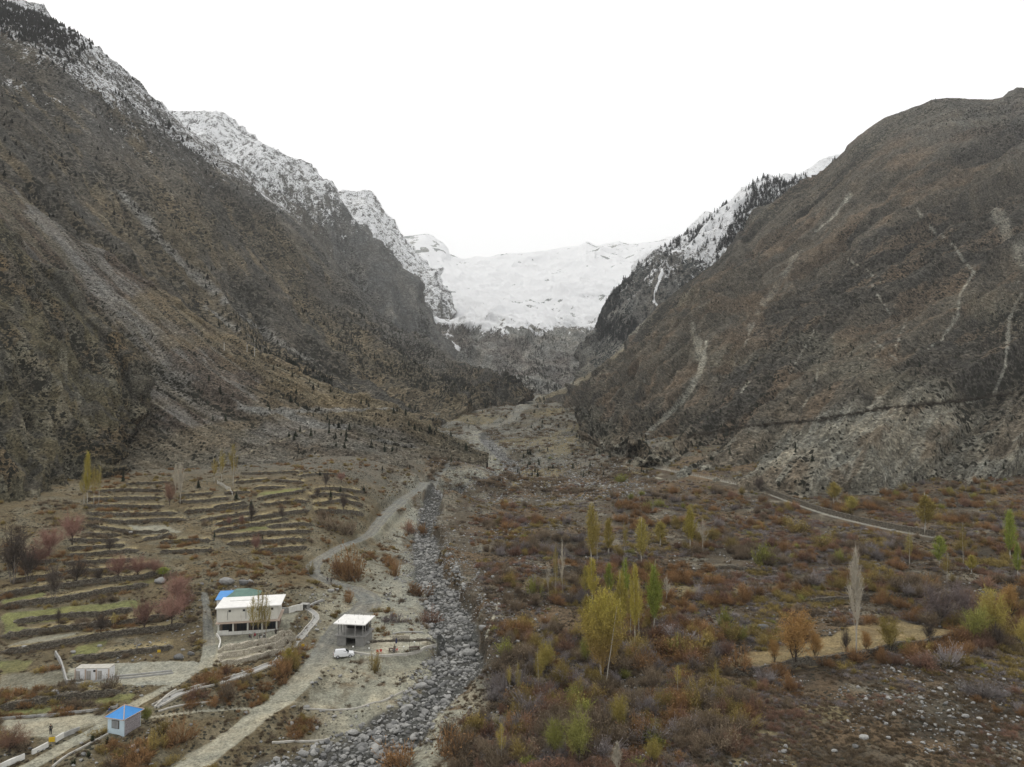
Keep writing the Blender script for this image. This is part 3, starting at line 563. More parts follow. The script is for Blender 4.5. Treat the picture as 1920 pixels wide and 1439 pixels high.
def col_shoulder(I):
    P = I['P']; a, u = I['al'], I['up']; n = fbm(a / 90, u / 160, 211, 5); m = fbm(a / 25, u / 45, 212, 5)
    c = np.zeros(P.shape) + C3(.15, .128, .088); c = blend(c, (.19, .18, .16), ss(.5, .6, n) * .8); c = blend(c, (.1, .085, .06), ss(.54, .64, m) * .8)
    return c, .3 + .9 * ss(.46, .6, fbm(a / 80, u / 60, 213, 4)), 0 * m
shoulder = patch('right_shoulder', [
 [(985, 795, 1000), (1050, 803, 930), (1100, 812, 850), (1180, 832, 740), (1280, 832, 700)],
 [(990, 782, 1120), (1050, 770, 1120), (1120, 760, 1120), (1200, 740, 1120), (1280, 700, 1120)],
 [(990, 776, 1250), (1003, 762, 1350), (1020, 746, 1450), (1050, 731, 1500), (1080, 716, 1500), (1110, 700, 1520), (1140, 680, 1550), (1165, 655, 1580), (1200, 620, 1600), (1280, 560, 1600)]],
 300, 150, 5, 5, 7, col_shoulder, seed=210, back=(60, 200))
def col_right(I):
    P = I['P']; prep(I); a, u = I['al'], I['up']; px, py = I['px'], I['py']; n = fbm(a / 110, u / 320, 221, 5); m = fbm(a / 30, u / 80, 222, 5); b = fbm(P[..., 0] / 200, P[..., 2] / 120, 223, 4)
    c = np.zeros(P.shape) + C3(.096, .084, .069); c = blend(c, (.062, .056, .05), ss(.47, .57, n) * .85); c = blend(c, (.135, .10, .072), ss(.54, .62, m) * .6); c = blend(c, (.155, .145, .115), ss(.56, .66, b) * .5)
    c = blend(c, (.125, .12, .115), ss(330, 180, py) * .7)
    vc = I['vc'][:, None] + 0 * a; low = ss(2.02, 1.9, vc)
    c = blend(c, (.195, .183, .156), low * .88); c = blend(c, (.23, .222, .198), low * ss(.5, .56, fbm(a / 4.0, u / 50, 225, 4)) * .8); c = blend(c, (.13, .1, .072), low * ss(.5, .62, fbm(a / 40, u / 40, 226, 4)) * .7)
    W = lambda pts, **k: streak(I, P, pts, **k)
    w = np.zeros(P.shape[:2])
    for i, (pts, v) in enumerate([
      ([(1325, 640, 6), (1316, 690, 12), (1290, 740, 10), (1245, 785, 12), (1195, 830, 10)], 1.0), ([(1300, 610, 14), (1312, 660, 16), (1310, 680, 10)], .7), ([(1612, 330, 6), (1592, 370, 10), (1560, 410, 8), (1530, 435, 5)], .9),
      ([(1715, 390, 6), (1745, 425, 7), (1790, 465, 5), (1825, 512, 7)], .8), ([(1828, 510, 5), (1800, 550, 5), (1796, 590, 7), (1768, 635, 6), (1740, 655, 4)], .85), ([(1918, 545, 5), (1893, 595, 6), (1890, 640, 8), (1885, 690, 6), (1865, 735, 6)], .9),
      ([(1865, 390, 20), (1890, 440, 26), (1930, 500, 26)], .55), ([(1590, 487, 4), (1630, 510, 6), (1650, 530, 3)], .7), ([(1625, 520, 4), (1650, 560, 6), (1670, 590, 3)], .6), ([(1545, 590, 3), (1510, 650, 4), (1480, 700, 3)], .5),
      ([(1405, 715, 8), (1390, 735, 8)], .7), ([(1535, 690, 4), (1525, 735, 5), (1500, 770, 4)], .6), ([(1700, 600, 4), (1680, 650, 5)], .5), ([(1430, 560, 3), (1400, 640, 5), (1370, 700, 4)], .5), ([(1500, 470, 14), (1440, 560, 14), (1400, 620, 8)], .35), ([(1640, 640, 4), (1680, 675, 6)], .5),
      ([(1205, 700, 3), (1210, 730, 4)], .6), ([(1265, 735, 3), (1266, 760, 3)], .5), ([(1740, 790, 4), (1800, 760, 4), (1870, 742, 4)], .8), ([(1640, 760, 22), (1650, 745, 12)], .5), ([(1240, 880, 12), (1270, 855, 8)], .8), ([(1600, 860, 10), (1590, 900, 12), (1560, 850, 10)], .5)]):
        w = np.maximum(w, W(pts, seed=i, jag=.45) * v)
    c = blend(c, (.29, .28, .25), w * .95)
    ch = W([(1130, 846, 4), (1190, 838, 6), (1260, 823, 7), (1330, 812, 8), (1400, 800, 9), (1470, 793, 10), (1530, 788, 10), (1600, 777, 6), (1640, 768, 8), (1750, 757, 9), (1830, 748, 6), (1925, 735, 6)], jag=.3, soft=.3)
    c = blend(c, (.04, .034, .027), ch)
    return c, (.5 + .7 * ss(.45, .62, n)) * (1 - w) * lerp(1, .8, low), 0 * m
rightm = patch('right_mountain', [
 [(1088, 822, 560), (1140, 848, 500), (1200, 866, 465), (1250, 886, 435), (1400, 918, 383), (1500, 927, 372), (1700, 922, 376), (1920, 912, 383), (2350, 895, 400)],
 [(1086, 803, 600), (1130, 816, 550), (1180, 830, 512), (1300, 816, 515), (1450, 800, 495), (1600, 777, 485), (1750, 757, 478), (1920, 735, 480), (2350, 690, 500)],
 [(1080, 785, 760), (1120, 745, 880), (1200, 700, 970), (1330, 620, 1000), (1500, 560, 1000), (1650, 500, 950), (1800, 450, 920), (1920, 430, 900), (2350, 330, 900)],
 [(1070, 780, 930), (1078, 765, 980), (1092, 752, 1050), (1150, 718, 1200), (1166, 685, 1300), (1197, 617, 1450), (1233, 573, 1500), (1293, 523, 1550), (1340, 490, 1560), (1367, 462, 1570), (1383, 433, 1580), (1395, 433, 1590), (1412, 412, 1600), (1433, 390, 1600), (1460, 372, 1600), (1483, 353, 1600), (1512, 345, 1600), (1550, 310, 1580), (1583, 283, 1560), (1588, 273, 1560), (1612, 252, 1550), (1640, 233, 1540), (1663, 218, 1530), (1707, 203, 1500), (1747, 187, 1480), (1773, 182, 1470), (1820, 184, 1450), (1860, 186, 1430), (1880, 181, 1420), (1893, 177, 1420), (1907, 165, 1420), (1940, 166, 1420), (2000, 140, 1420), (2350, -60, 1400)]],
 1080, 560, 4.6, 8.5, 19.0, col_right, skirt=(8, 18), back=(80, 250), seed=220, crest_amp=.75, bump=1.4, contrast=1.15, shear=-.75)

# ================================================================== SHAPES
def bx(bm, c, s, rz=0.0, taper=None):
    """box: centre, size, turn about z"""
    r = bmesh.ops.create_cube(bm, size=1.0)['verts']; cr, sr = math.cos(rz), math.sin(rz)
    for v in r:
        x, y, z = v.co.x * s[0], v.co.y * s[1], v.co.z * s[2]
        if taper and v.co.z > 0: x *= taper; y *= taper
        v.co = (c[0] + x * cr - y * sr, c[1] + x * sr + y * cr, c[2] + z)
    return r
def tube(bm, pts, rad, n=6):
    rings = []; pts = [mathutils.Vector(p) for p in pts]
    if isinstance(rad, (int, float)): rad = [rad] * len(pts)
    for i, p in enumerate(pts):
        t = (pts[min(i + 1, len(pts) - 1)] - pts[max(i - 1, 0)]).normalized(); a = t.orthogonal().normalized(); b = t.cross(a)
        rings.append([bm.verts.new(p + (a * math.cos(k * math.tau / n) + b * math.sin(k * math.tau / n)) * rad[i]) for k in range(n)])
    for r0, r1 in zip(rings, rings[1:]):
        for k in range(n): bm.faces.new((r0[k], r0[(k + 1) % n], r1[(k + 1) % n], r1[k]))
    bm.faces.new(rings[0][::-1]); bm.faces.new(rings[-1])
def obj(name, bm, mat, parent=None, smooth=False, bevel=0):
    if bevel: bmesh.ops.bevel(bm, geom=bm.edges[:], offset=bevel, segments=1, affect='EDGES')
    bmesh.ops.recalc_face_normals(bm, faces=bm.faces[:]); m = bpy.data.meshes.new(name); bm.to_mesh(m); bm.free()
    for p in m.polygons: p.use_smooth = smooth
    m.materials.append(mat); return link(bpy.data.objects.new(name, m), parent)
def BM(): return bmesh.new()
def empty(name, loc, rz=0, label=None, cat=None, group=None):
    o = bpy.data.objects.new(name, None); o.empty_display_size = .5; COL.objects.link(o); o.location = loc; o.rotation_euler = (0, 0, rz); tag(o, label, cat, group); return o
def part(root, name, f, mat, smooth=False, bevel=0):
    bm = BM(); f(bm); return obj(name, bm, mat, root, smooth, bevel)
def paint(name, c, rough=.8, var=.25, scale=1.5, bump=.0, stain=None):
    t = NT(name, rough, .3); co = t.coord(); n = t.noise(co, scale, 5, .65); n2 = t.noise(t.mapp(co, (1, 1, .25)), scale * 3, 4, .7)
    k = t.math('ADD', t.rng(n, .3, .7, 1 - var, 1 + var * .4), t.rng(n2, .3, .7, -var * .5, var * .3)); cc = t.n('ShaderNodeRGB'); cc.outputs[0].default_value = (*c, 1)
    col = t.scale(cc.outputs[0], k)
    if stain: col = t.mix(t.rng(n2, .55, .72, 0, .7), col, stain)
    if bump: t.bump(n2, bump)
    return t.color(col)
def plant_mat(name, c0, c1, dark=None, rough=.85):
    """leaf and twig colour: varies by plant, by clump and from the stem ('tip' 0) to the tip (1); dark low values also paint shade into bush bases"""
    t = NT(name, rough, .1); co = t.coord(); inf = t.n('ShaderNodeObjectInfo'); n = t.noise(co, 2.5, 3, .6)
    f = t.math('ADD', t.math('MULTIPLY', inf.outputs['Random'], .75), t.math('MULTIPLY', t.math('SUBTRACT', n, .3), .8), True)
    c = t.mix(f, c0, c1); rr = t.math('MULTIPLY', inf.outputs['Random'], 7.31); rr = t.math('FRACT', rr)
    c = t.scale(c, t.rng(rr, 0, 1, .72, 1.22))
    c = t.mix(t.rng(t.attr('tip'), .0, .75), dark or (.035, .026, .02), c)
    return t.color(c)

# ------------------------------------------------------------------ plants as clouds of twigs and leaves
def slivers(A, B, w, tip0, tip1, r):
    """thin tapering blades from A to B, width w"""
    n = len(A); d = B - A; side = np.cross(d, r.normal(size=(n, 3))); side /= np.linalg.norm(side, axis=1, keepdims=True) + 1e-9
    w = np.broadcast_to(w, (n,))[:, None]
    V = np.stack([A - side * w / 2, A + side * w / 2, B + side * w * .22, B - side * w * .22], 1).reshape(-1, 3)
    T = np.stack([tip0, tip0, tip1, tip1], 1).reshape(-1); return V, T
def leaves(C, s, r, tip=1.0, up=.4):
    n = len(C); a = r.normal(size=(n, 3)); a[:, 2] += up; a /= np.linalg.norm(a, axis=1, keepdims=True); b = np.cross(a, r.normal(size=(n, 3))); b /= np.linalg.norm(b, axis=1, keepdims=True)
    s = np.broadcast_to(s, (n,))[:, None]
    V = np.stack([C - a * s * .9, C + b * s * .5, C + a * s * .9, C - b * s * .5], 1).reshape(-1, 3); return V, np.full(n * 4, tip)
def pack(name, parts, mat):
    V = np.concatenate([p[0] for p in parts]); T = np.concatenate([p[1] for p in parts]); Fq = np.arange(len(V), dtype=np.int32).reshape(-1, 4)
    return mesh_np(name, V, Fq, mat, False, {'tip': T})
def shrub_mesh(name, seed, mat, nt=170, nl=260, flat=.75, spread=1.0, leaf=.045, fan=False, tw=.022):
    """unit shrub: about 1 high and 1.3 wide, many stems from a low base"""
    r = np.random.default_rng(seed); L = r.integers(4, 8); cen = r.normal(size=(L, 2)) * .33 * spread; hh = r.uniform(.55, 1.0, L); rad = r.uniform(.28, .5, L) * spread
    base = np.zeros((nt, 3)); k = r.integers(0, L, nt); base[:, :2] = cen[k] * (.25 if fan else .75) + r.normal(size=(nt, 2)) * .05
    az = r.uniform(0, math.tau, nt); el = np.arcsin(r.uniform(.1 if not fan else .35, 1, nt)); q = r.uniform(.75, 1.05, nt)
    D = np.stack([np.cos(az) * np.cos(el) * rad[k], np.sin(az) * np.cos(el) * rad[k], np.sin(el) * hh[k] * flat], -1) * q[:, None]
    c3 = np.concatenate([cen, np.zeros((L, 1))], 1)
    tip = c3[k] + D * [1.1, 1.1, 1.15]; tip[:, 2] = np.maximum(tip[:, 2], .04); base[:, 2] -= .08
    mid = base + (tip - base) * .5 + r.normal(size=(nt, 3)) * .03
    ps = [slivers(base, mid, tw * 1.2, np.zeros(nt), np.full(nt, .45), r), slivers(mid, tip, tw, np.full(nt, .45), np.ones(nt), r)]
    kk = r.integers(0, nt, nt * 2); t0 = r.uniform(.35, .95, nt * 2)[:, None]; s0 = base[kk] + (tip[kk] - base[kk]) * t0; s1 = s0 + (tip[kk] - base[kk]) * .22 + r.normal(size=(nt * 2, 3)) * .09
    tt = np.clip(t0[:, 0] + .1, 0, 1); ps.append(slivers(s0, s1, tw * .8, tt * .9, tt, r))
    if nl: kk = r.integers(0, len(s1), nl); ps.append(leaves(s1[kk] + r.normal(size=(nl, 3)) * .03, r.uniform(.6, 1.4, nl) * leaf, r)); ps[-1] = (ps[-1][0], np.repeat(np.clip(ps[-1][0].reshape(-1, 4, 3)[:, 0, 2] * 1.6, .35, 1), 4))  # lower leaves darker: base shade of the bush put into the tip value
    return pack(name, ps, mat)
def crown_mesh(name, seed, mat, kind='poplar', n=900, nl=1500, leaf=.011, tw=.0045):
    """unit-high crown; kind: poplar (narrow, rising), broom (upswept fan), round (spreading), wispy (few thin twigs)"""
    r = np.random.default_rng(seed)
    lo = {'poplar': .22, 'broom': .3, 'round': .25, 'wispy': .35, 'orchard': .25}[kind]
    nb = {'poplar': 46, 'broom': 60, 'round': 40, 'wispy': 22, 'orchard': 34}[kind]
    tb = r.uniform(0, 1, nb); z0 = lo * .6 + (1 - lo) * tb * .75; az = r.uniform(0, math.tau, nb)
    if kind in ('poplar', 'wispy'): R_ = .125 * np.sin(np.clip(tb * .9 + .22, 0, 1) * math.pi) ** .8 * r.uniform(.5, 1.1, nb); dz = r.uniform(.18, .34, nb) * (1 - tb * .45)
    elif kind == 'broom': z0 = r.uniform(.12, .45, nb); el = r.uniform(0, 1, nb) ** .6; R_ = .3 * el; dz = np.sqrt(1 - (R_ / .36) ** 2) * .95 - z0; dz *= r.uniform(.75, 1, nb)
    elif kind == 'orchard': z0 = r.uniform(.2, .35, nb); R_ = r.uniform(.15, .62, nb); dz = np.sqrt(np.maximum(1 - (R_ / .7) ** 2, .05)) * .75 * r.uniform(.5, 1, nb)
    else: z0 = r.uniform(.15, .5, nb); R_ = r.uniform(.1, .42, nb); dz = np.sqrt(np.maximum(1 - (R_ / .48) ** 2, .05)) * .8 * r.uniform(.4, 1, nb); dz = np.minimum(dz, 1 - z0)
    B0 = np.stack([0 * az, 0 * az, z0], -1); B1 = np.stack([np.cos(az) * R_, np.sin(az) * R_, np.minimum(z0 + dz, 1.0)], -1); Bm = (B0 * .55 + B1 * .45); Bm[:, :2] *= 1.25
    ps = [slivers(B0, Bm, tw * 2.6, np.full(nb, .1), np.full(nb, .4), r), slivers(Bm, B1, tw * 1.8, np.full(nb, .4), np.full(nb, .8), r)]
    k = r.integers(0, nb, n); t = r.uniform(.25, 1, n)[:, None]; s0 = np.where(t < .5, B0[k] + (Bm[k] - B0[k]) * t * 2, Bm[k] + (B1[k] - Bm[k]) * (t - .5) * 2)
    j = {'poplar': .028, 'broom': .05, 'round': .085, 'wispy': .03, 'orchard': .1}[kind]; upk = {'poplar': .085, 'broom': .1, 'round': .05, 'wispy': .08, 'orchard': .06}[kind]
    s1 = s0 + r.normal(size=(n, 3)) * j; s1[:, 2] += r.uniform(.1, 1, n) * upk
    ps.append(slivers(s0, s1, tw, np.full(n, .55), np.ones(n), r))
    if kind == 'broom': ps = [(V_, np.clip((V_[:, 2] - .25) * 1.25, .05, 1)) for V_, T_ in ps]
    if nl:
        k = r.integers(0, n, nl); C = s0[k] + (s1[k] - s0[k]) * r.uniform(.4, 1.1, nl)[:, None] + r.normal(size=(nl, 3)) * j * .35
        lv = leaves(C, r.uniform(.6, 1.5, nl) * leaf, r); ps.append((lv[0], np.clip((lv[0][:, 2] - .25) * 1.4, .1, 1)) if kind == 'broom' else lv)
    return pack(name, ps, mat)
def trunk_mesh(name, seed, mat, stems=1, h=.8, r0=.013, spread=.02, limbs=0, lean=.0):
    r = random.Random(seed); bm = BM()
    for s in range(stems):
        a = r.uniform(0, math.tau); bx_, by_ = (spread * math.cos(a), spread * math.sin(a)) if stems > 1 else (0, 0); dx, dy = r.gauss(0, .02) + bx_ * lean * 6, r.gauss(0, .02) + by_ * lean * 6
        pts = [(bx_ + dx * t + r.gauss(0, .003), by_ + dy * t + r.gauss(0, .003), -.03 + (h + .03) * t) for t in (0, .12, .3, .5, .75, 1)]
        tube(bm, pts, [r0 * 1.3, r0, r0 * .85, r0 * .65, r0 * .4, r0 * .12], 6)
        for q in range(limbs):
            t = r.uniform(.18, .6); a = r.uniform(0, math.tau); p = mathutils.Vector((bx_ + dx * t, by_ + dy * t, h * t)); rr = r.uniform(.12, .3)
            tube(bm, [p, p + mathutils.Vector((math.cos(a) * rr * .5, math.sin(a) * rr * .5, rr * .45)), p + mathutils.Vector((math.cos(a) * rr, math.sin(a) * rr, rr * 1.2))], [r0 * .5, r0 * .35, r0 * .1], 4)
    bmesh.ops.recalc_face_normals(bm, faces=bm.faces[:]); m = bpy.data.meshes.new(name); bm.to_mesh(m); bm.free(); m.materials.append(mat)
    for p in m.polygons: p.use_smooth = True
    return m
def conifer_mesh(name, seed, mat, n=150):
    r = np.random.default_rng(seed); t = r.uniform(0, 1, n) ** .8; z = .08 + .9 * t; az = r.uniform(0, math.tau, n); R_ = .24 * (1 - t) ** .85 * r.uniform(.7, 1.15, n) + .01
    A = np.stack([0 * az, 0 * az, z], -1); B = np.stack([np.cos(az) * R_, np.sin(az) * R_, z - .09 * (1 - t) - .01], -1)
    d = B - A; side = np.stack([-np.sin(az), np.cos(az), 0 * az], -1) * (.05 + .06 * (1 - t))[:, None]
    V = np.stack([A, A + d * .6 + side, B, A + d * .6 - side], 1).reshape(-1, 3); T = np.tile([.5, .8, 1, .8], n)
    q = np.array([[-.012, 0, -.1], [.012, 0, -.1], [.006, 0, .98], [-.006, 0, .98], [0, -.012, -.1], [0, .012, -.1], [0, .006, .98], [0, -.006, .98]])
    return pack(name, [(V, T), (q, np.full(8, .2))], mat)
def rock_mesh(name, seed, mat, sub=2, flat=.62, sharp=.8):
    r = np.random.default_rng(seed); bm = BM(); bmesh.ops.create_icosphere(bm, subdivisions=sub, radius=.5)
    P = np.array([v.co[:] for v in bm.verts]); nrm = r.normal(size=(11, 3)); nrm /= np.linalg.norm(nrm, axis=1, keepdims=True); off = r.uniform(.27, .46, 11)
    for a, o in zip(nrm, off): d = P @ a - o; P = P - np.outer(np.maximum(d, 0) * sharp, a)
    P += (r.normal(size=P.shape)) * .008; P *= [1, r.uniform(.6, .95), flat * r.uniform(.8, 1.25)]
    for v, p in zip(bm.verts, P): v.co = p
    m = bpy.data.meshes.new(name); bm.to_mesh(m); bm.free(); m.materials.append(mat)
    for p in m.polygons: p.use_smooth = False
    return m
def scatter(name, pts, rots, scs, ids, meshes, label, group=None, cat=None):
    """ONE stuff object: the uncountable rest, copies of a few meshes set on its points"""
    src = bpy.data.collections.new(name + '_source')
    for i, m in enumerate(meshes): src.objects.link(bpy.data.objects.new('%s_%02d' % (name, i), m))
    pts = np.asarray(pts, np.float32); m = bpy.data.meshes.new(name); m.vertices.add(len(pts)); m.vertices.foreach_set('co', pts.ravel())
    for k, a, ty, key in (('rot', rots, 'FLOAT_VECTOR', 'vector'), ('scl', scs, 'FLOAT_VECTOR', 'vector'), ('idx', ids, 'INT', 'value')):
        at = m.attributes.new(k, ty, 'POINT'); at.data.foreach_set(key, np.ascontiguousarray(a, np.int32 if ty == 'INT' else np.float32).ravel())
    o = link(bpy.data.objects.new(name, m)); ng = bpy.data.node_groups.new(name, 'GeometryNodeTree')
    ng.interface.new_socket('Geometry', in_out='INPUT', socket_type='NodeSocketGeometry'); ng.interface.new_socket('Geometry', in_out='OUTPUT', socket_type='NodeSocketGeometry')
    N = ng.nodes; gi = N.new('NodeGroupInput'); go = N.new('NodeGroupOutput'); ip = N.new('GeometryNodeInstanceOnPoints'); ci = N.new('GeometryNodeCollectionInfo')
    ci.inputs['Collection'].default_value = src; ci.inputs['Separate Children'].default_value = True; ci.inputs['Reset Children'].default_value = True
    def at(k, ty): x = N.new('GeometryNodeInputNamedAttribute'); x.data_type = ty; x.inputs['Name'].default_value = k; return x.outputs['Attribute']
    e2r = N.new('FunctionNodeEulerToRotation'); l = ng.links.new; l(at('rot', 'FLOAT_VECTOR'), e2r.inputs[0])
    l(gi.outputs[0], ip.inputs['Points']); l(ci.outputs[0], ip.inputs['Instance']); ip.inputs['Pick Instance'].default_value = True
    l(at('idx', 'INT'), ip.inputs['Instance Index']); l(e2r.outputs[0], ip.inputs['Rotation']); l(at('scl', 'FLOAT_VECTOR'), ip.inputs['Scale']); l(ip.outputs[0], go.inputs[0])
    md = o.modifiers.new('scatter', 'NODES'); md.node_group = ng; tag(o, label, cat, group, 'stuff'); return o
def yaw(n): return np.stack([rng.normal(0, .06, n), rng.normal(0, .06, n), rng.uniform(0, math.tau, n)], -1)

# ================================================================== STONES
M_rock = terrain_mat('boulder_rock', .35, .5, contrast=.8)
t = NT('river_stone', .85, .25); co = t.coord(); inf = t.n('ShaderNodeObjectInfo'); n = t.noise(co, 3.0, 6, .7); n2 = t.noise(co, 14, 3, .7)
c = t.mix(inf.outputs['Random'], (.13, .13, .127), (.35, .345, .325)); c = t.scale(c, t.math('ADD', t.rng(n, .3, .7, .7, 1.15), t.rng(n2, .3, .7, -.12, .12))); t.bump(n, .06); M_stone = t.color(c)
t = NT('dark_stone', .9, .2); co = t.coord(); inf = t.n('ShaderNodeObjectInfo'); n = t.noise(co, 3.0, 6, .7)
c = t.mix(inf.outputs['Random'], (.13, .125, .115), (.27, .26, .235)); c = t.scale(c, t.rng(n, .3, .7, .65, 1.2)); t.bump(n, .06); M_dstone = t.color(c)
rocks = [rock_mesh('boulder', 300 + i, M_stone) for i in range(9)]; pebbles = [rock_mesh('stone', 330 + i, M_stone, sub=1, flat=.48, sharp=1.0) for i in range(7)]
drocks = [rock_mesh('field_stone', 350 + i, M_dstone, sub=1, flat=.65) for i in range(6)]
def lay(name, xs, ys, sizes, meshes, label, sink=.12, stretch=.25):
    n = len(xs); z = gz(xs, ys) + sizes * sink; rt = np.stack([rng.normal(0, .25, n), rng.normal(0, .25, n), rng.uniform(0, math.tau, n)], -1)
    sc = sizes[:, None] * (1 + rng.uniform(-stretch, stretch, (n, 3))); return scatter(name, np.stack([xs, ys, z], -1), rt, sc, rng.integers(0, len(meshes), n), meshes, label)
def along(P, n, k=1.0, f0=0.0, f1=1.0, edge=1.0):
    """random points within the width of a world polyline"""
    seg = np.linalg.norm(np.diff(P[:, :2], axis=0), axis=1); w = seg * (P[:-1, 2] + P[1:, 2]); fr = (np.arange(len(seg)) + .5) / len(seg); w = w * (fr > f0) * (fr < f1); i = rng.choice(len(seg), n, p=w / w.sum())
    t = rng.uniform(0, 1, n); a, b = P[i], P[i + 1]; p = a + (b - a) * t[:, None]; d = (b - a)[:, :2] / seg[i][:, None]; o = rng.uniform(-1, 1, n) * p[:, 2] * k
    return p[:, 0] - d[:, 1] * o, p[:, 1] + d[:, 0] * o
def clear(x, y, what=None, lim=.3):
    """not on a road or a yard"""
    i = np.clip(np.round(np.interp(np.log(np.maximum(y, 81)), WS, np.arange(NW))).astype(int), 0, NW - 1); j = np.clip(np.round(np.interp(x / y, QS, np.arange(NQ))).astype(int), 0, NQ - 1)
    return (flat if what is None else what)[i, j] < lim
BR = []   # the 300 largest boulders stand as objects
xs, ys = along(RIVER, 11500, 1.12, 0, .93); big = rng.uniform(size=len(xs)); cl = fbm(xs / 6, ys / 6, 61, 3)
size = .36 + 1.1 * rng.random(len(xs)) ** 4 + (cl > .52) * .4 * rng.random(len(xs)); k = np.ones(len(xs), bool)
_x, _y = along(RIVER, 6500, 2.1, .12, .85); _k = clear(_x, _y) & clear(_x, _y, field, .5) & (fbm(_x / 8, _y / 8, 62, 3) > .47); lay('river_rubble', _x[_k], _y[_k], .3 + .6 * rng.random(int(_k.sum())) ** 2, pebbles, 'broken grey rubble spread beside the riverbed')
lay('river_stones', xs, ys, size * 1.15, pebbles, 'grey stones filling the dry riverbed')
xs, ys = along(RIVER, 800, .9, 0, .8); o = np.argsort(ys)[:520]; xs, ys = xs[o], ys[o]; size = 1.0 + 1.5 * rng.random(len(xs)) ** 2.2
for x_, y_, s_ in zip(xs[:262], ys[:262], size): BR.append((x_, y_, s_, 0))
lay('boulders', xs[262:], ys[262:], size[262:], rocks, 'grey boulders farther up the dry riverbed')
big_rocks = [(425, 1095, 30, 'large flat-topped grey boulder above the white building'), (456, 1096, 21, 'pointed pale grey boulder beside the large flat-topped boulder'), (470, 1093, 14, 'dark grey boulder right of the pointed pale boulder'),
 (620, 1110, 14, 'pale boulder on the verge below the two walkers'), (632, 1107, 9, 'dark rock beside the pale boulder below the two walkers'), (378, 1097, 9, 'small white boulder on the path above the blue roof'),
 (683, 1195, 24, 'big grey boulder against the back of the concrete pavilion'), (688, 1207, 12, 'upright pale rock at the foot of the pavilion wall'), (575, 1328, 13, 'pale boulder by the track junction with the pool bed'),
 (880, 1228, 26, 'largest round grey boulder in the riverbed beside the picnic terrace'), (845, 1224, 20, 'grey boulder touching the largest round one beside the terrace'), (862, 1217, 15, 'flat pale boulder between the two largest riverbed boulders'), (790, 1290, 24, 'grey boulder pile below the picnic terrace bank'), (808, 1283, 16, 'pale boulder right of the boulder pile below the terrace bank'),
 (905, 1180, 18, 'pale boulder at the foot of the right river bank'), (888, 1213, 17, 'dark boulder behind the largest riverbed boulder'), (820, 1330, 14, 'grey boulder at the mouth of the lower stony bank'), (777, 1302, 15, 'brownish boulder at the tip of the sandy pool bed'),
 (335, 1235, 18, 'long white boulder beside the dry stone wall of the gravel yard'), (358, 1228, 14, 'pale boulder at the right end of the yard wall'), (46, 1215, 12, 'grey boulder on the terrace above the white hut with doors'), (187, 1213, 10, 'dark grey boulder in the brown terrace field'), (137, 1225, 11, 'grey boulder in the bushes above the white toilet block'),
 (103, 1300, 14, 'white boulder on the bank above the long terrace wall'), (120, 1303, 8, 'small white boulder beside the larger one on the bank'), (300, 1093, 22, 'grey boulder at the end of the green terrace'), (245, 1000, 10, 'pale boulder on the bare middle terrace'),
 (1137, 1294, 20, 'pale boulder at the foot of the tall yellow willow'), (1108, 1300, 14, 'white rock in front of the yellow willow trunks'), (1020, 1287, 12, 'white pointed boulder among the scrub left of the willow'), (1242, 1145, 16, 'long pale boulder behind the bright green poplar'), (1215, 1142, 12, 'flat rock left of the long pale boulder'),
 (1432, 1182, 24, 'flat pale boulder beyond the orange fan-shaped tree'), (1675, 997, 14, 'white boulder on the bank of the water channel'), (1625, 995, 12, 'grey boulder above the water channel'), (1730, 1348, 12, 'pale boulder in the low brown scrub'), (1787, 1347, 12, 'rounded pale boulder right of the first in the low scrub'), (1810, 1346, 20, 'largest rounded pale boulder in the low brown scrub'), (1836, 1350, 16, 'round pale boulder right of the largest one'),
 (1620, 1386, 24, 'wide buff boulder in the low scrub'), (1604, 1402, 17, 'white boulder in front of the wide buff one'), (1565, 1410, 16, 'white broken rock left of the buff boulder'), (1665, 1385, 14, 'flat pale stone right of the buff boulder'), (1705, 1395, 14, 'blocky pale stone in the low scrub'), (1345, 1382, 20, 'long pale rock left of the sandy path'), (1392, 1388, 16, 'pale rock beside the sandy path'), (1290, 985, 12, 'pale rock on the valley floor beyond the yellow poplars'),
 (660, 1085, 10, 'white rock on the shingle by the road bend')]
def boulder(x_, y_, s_, label, group=None, mesh=None, rz=None, hz=1.0):
    o = link(bpy.data.objects.new('boulder', mesh or rocks[random.randrange(len(rocks))])); o.location = (x_, y_, float(gz(x_, y_)) + s_ * .16); o.scale = (s_, s_ * random.uniform(.8, 1.1), s_ * hz * random.uniform(.85, 1.15))
    o.rotation_euler = (random.gauss(0, .15), random.gauss(0, .15), random.uniform(0, 6.28) if rz is None else rz); tag(o, label, 'boulder', group); return o
for px, py, w, lb in big_rocks: h = hit(px, py); boulder(h[0], h[1], w * h[1] / F * (1.05 if px < 1500 else .8), lb, None, rz=random.uniform(-.5, .5))
for x_, y_, s_, _q in BR:
    w_ = 'above the picnic terrace' if y_ > 185 else ('beside the picnic terrace' if y_ > 158 else ('below the sandy pool bed' if y_ > 135 else 'at the near end'))
    boulder(x_, y_, s_, 'grey boulder in the dry riverbed ' + w_, 'grey riverbed boulders ' + w_)
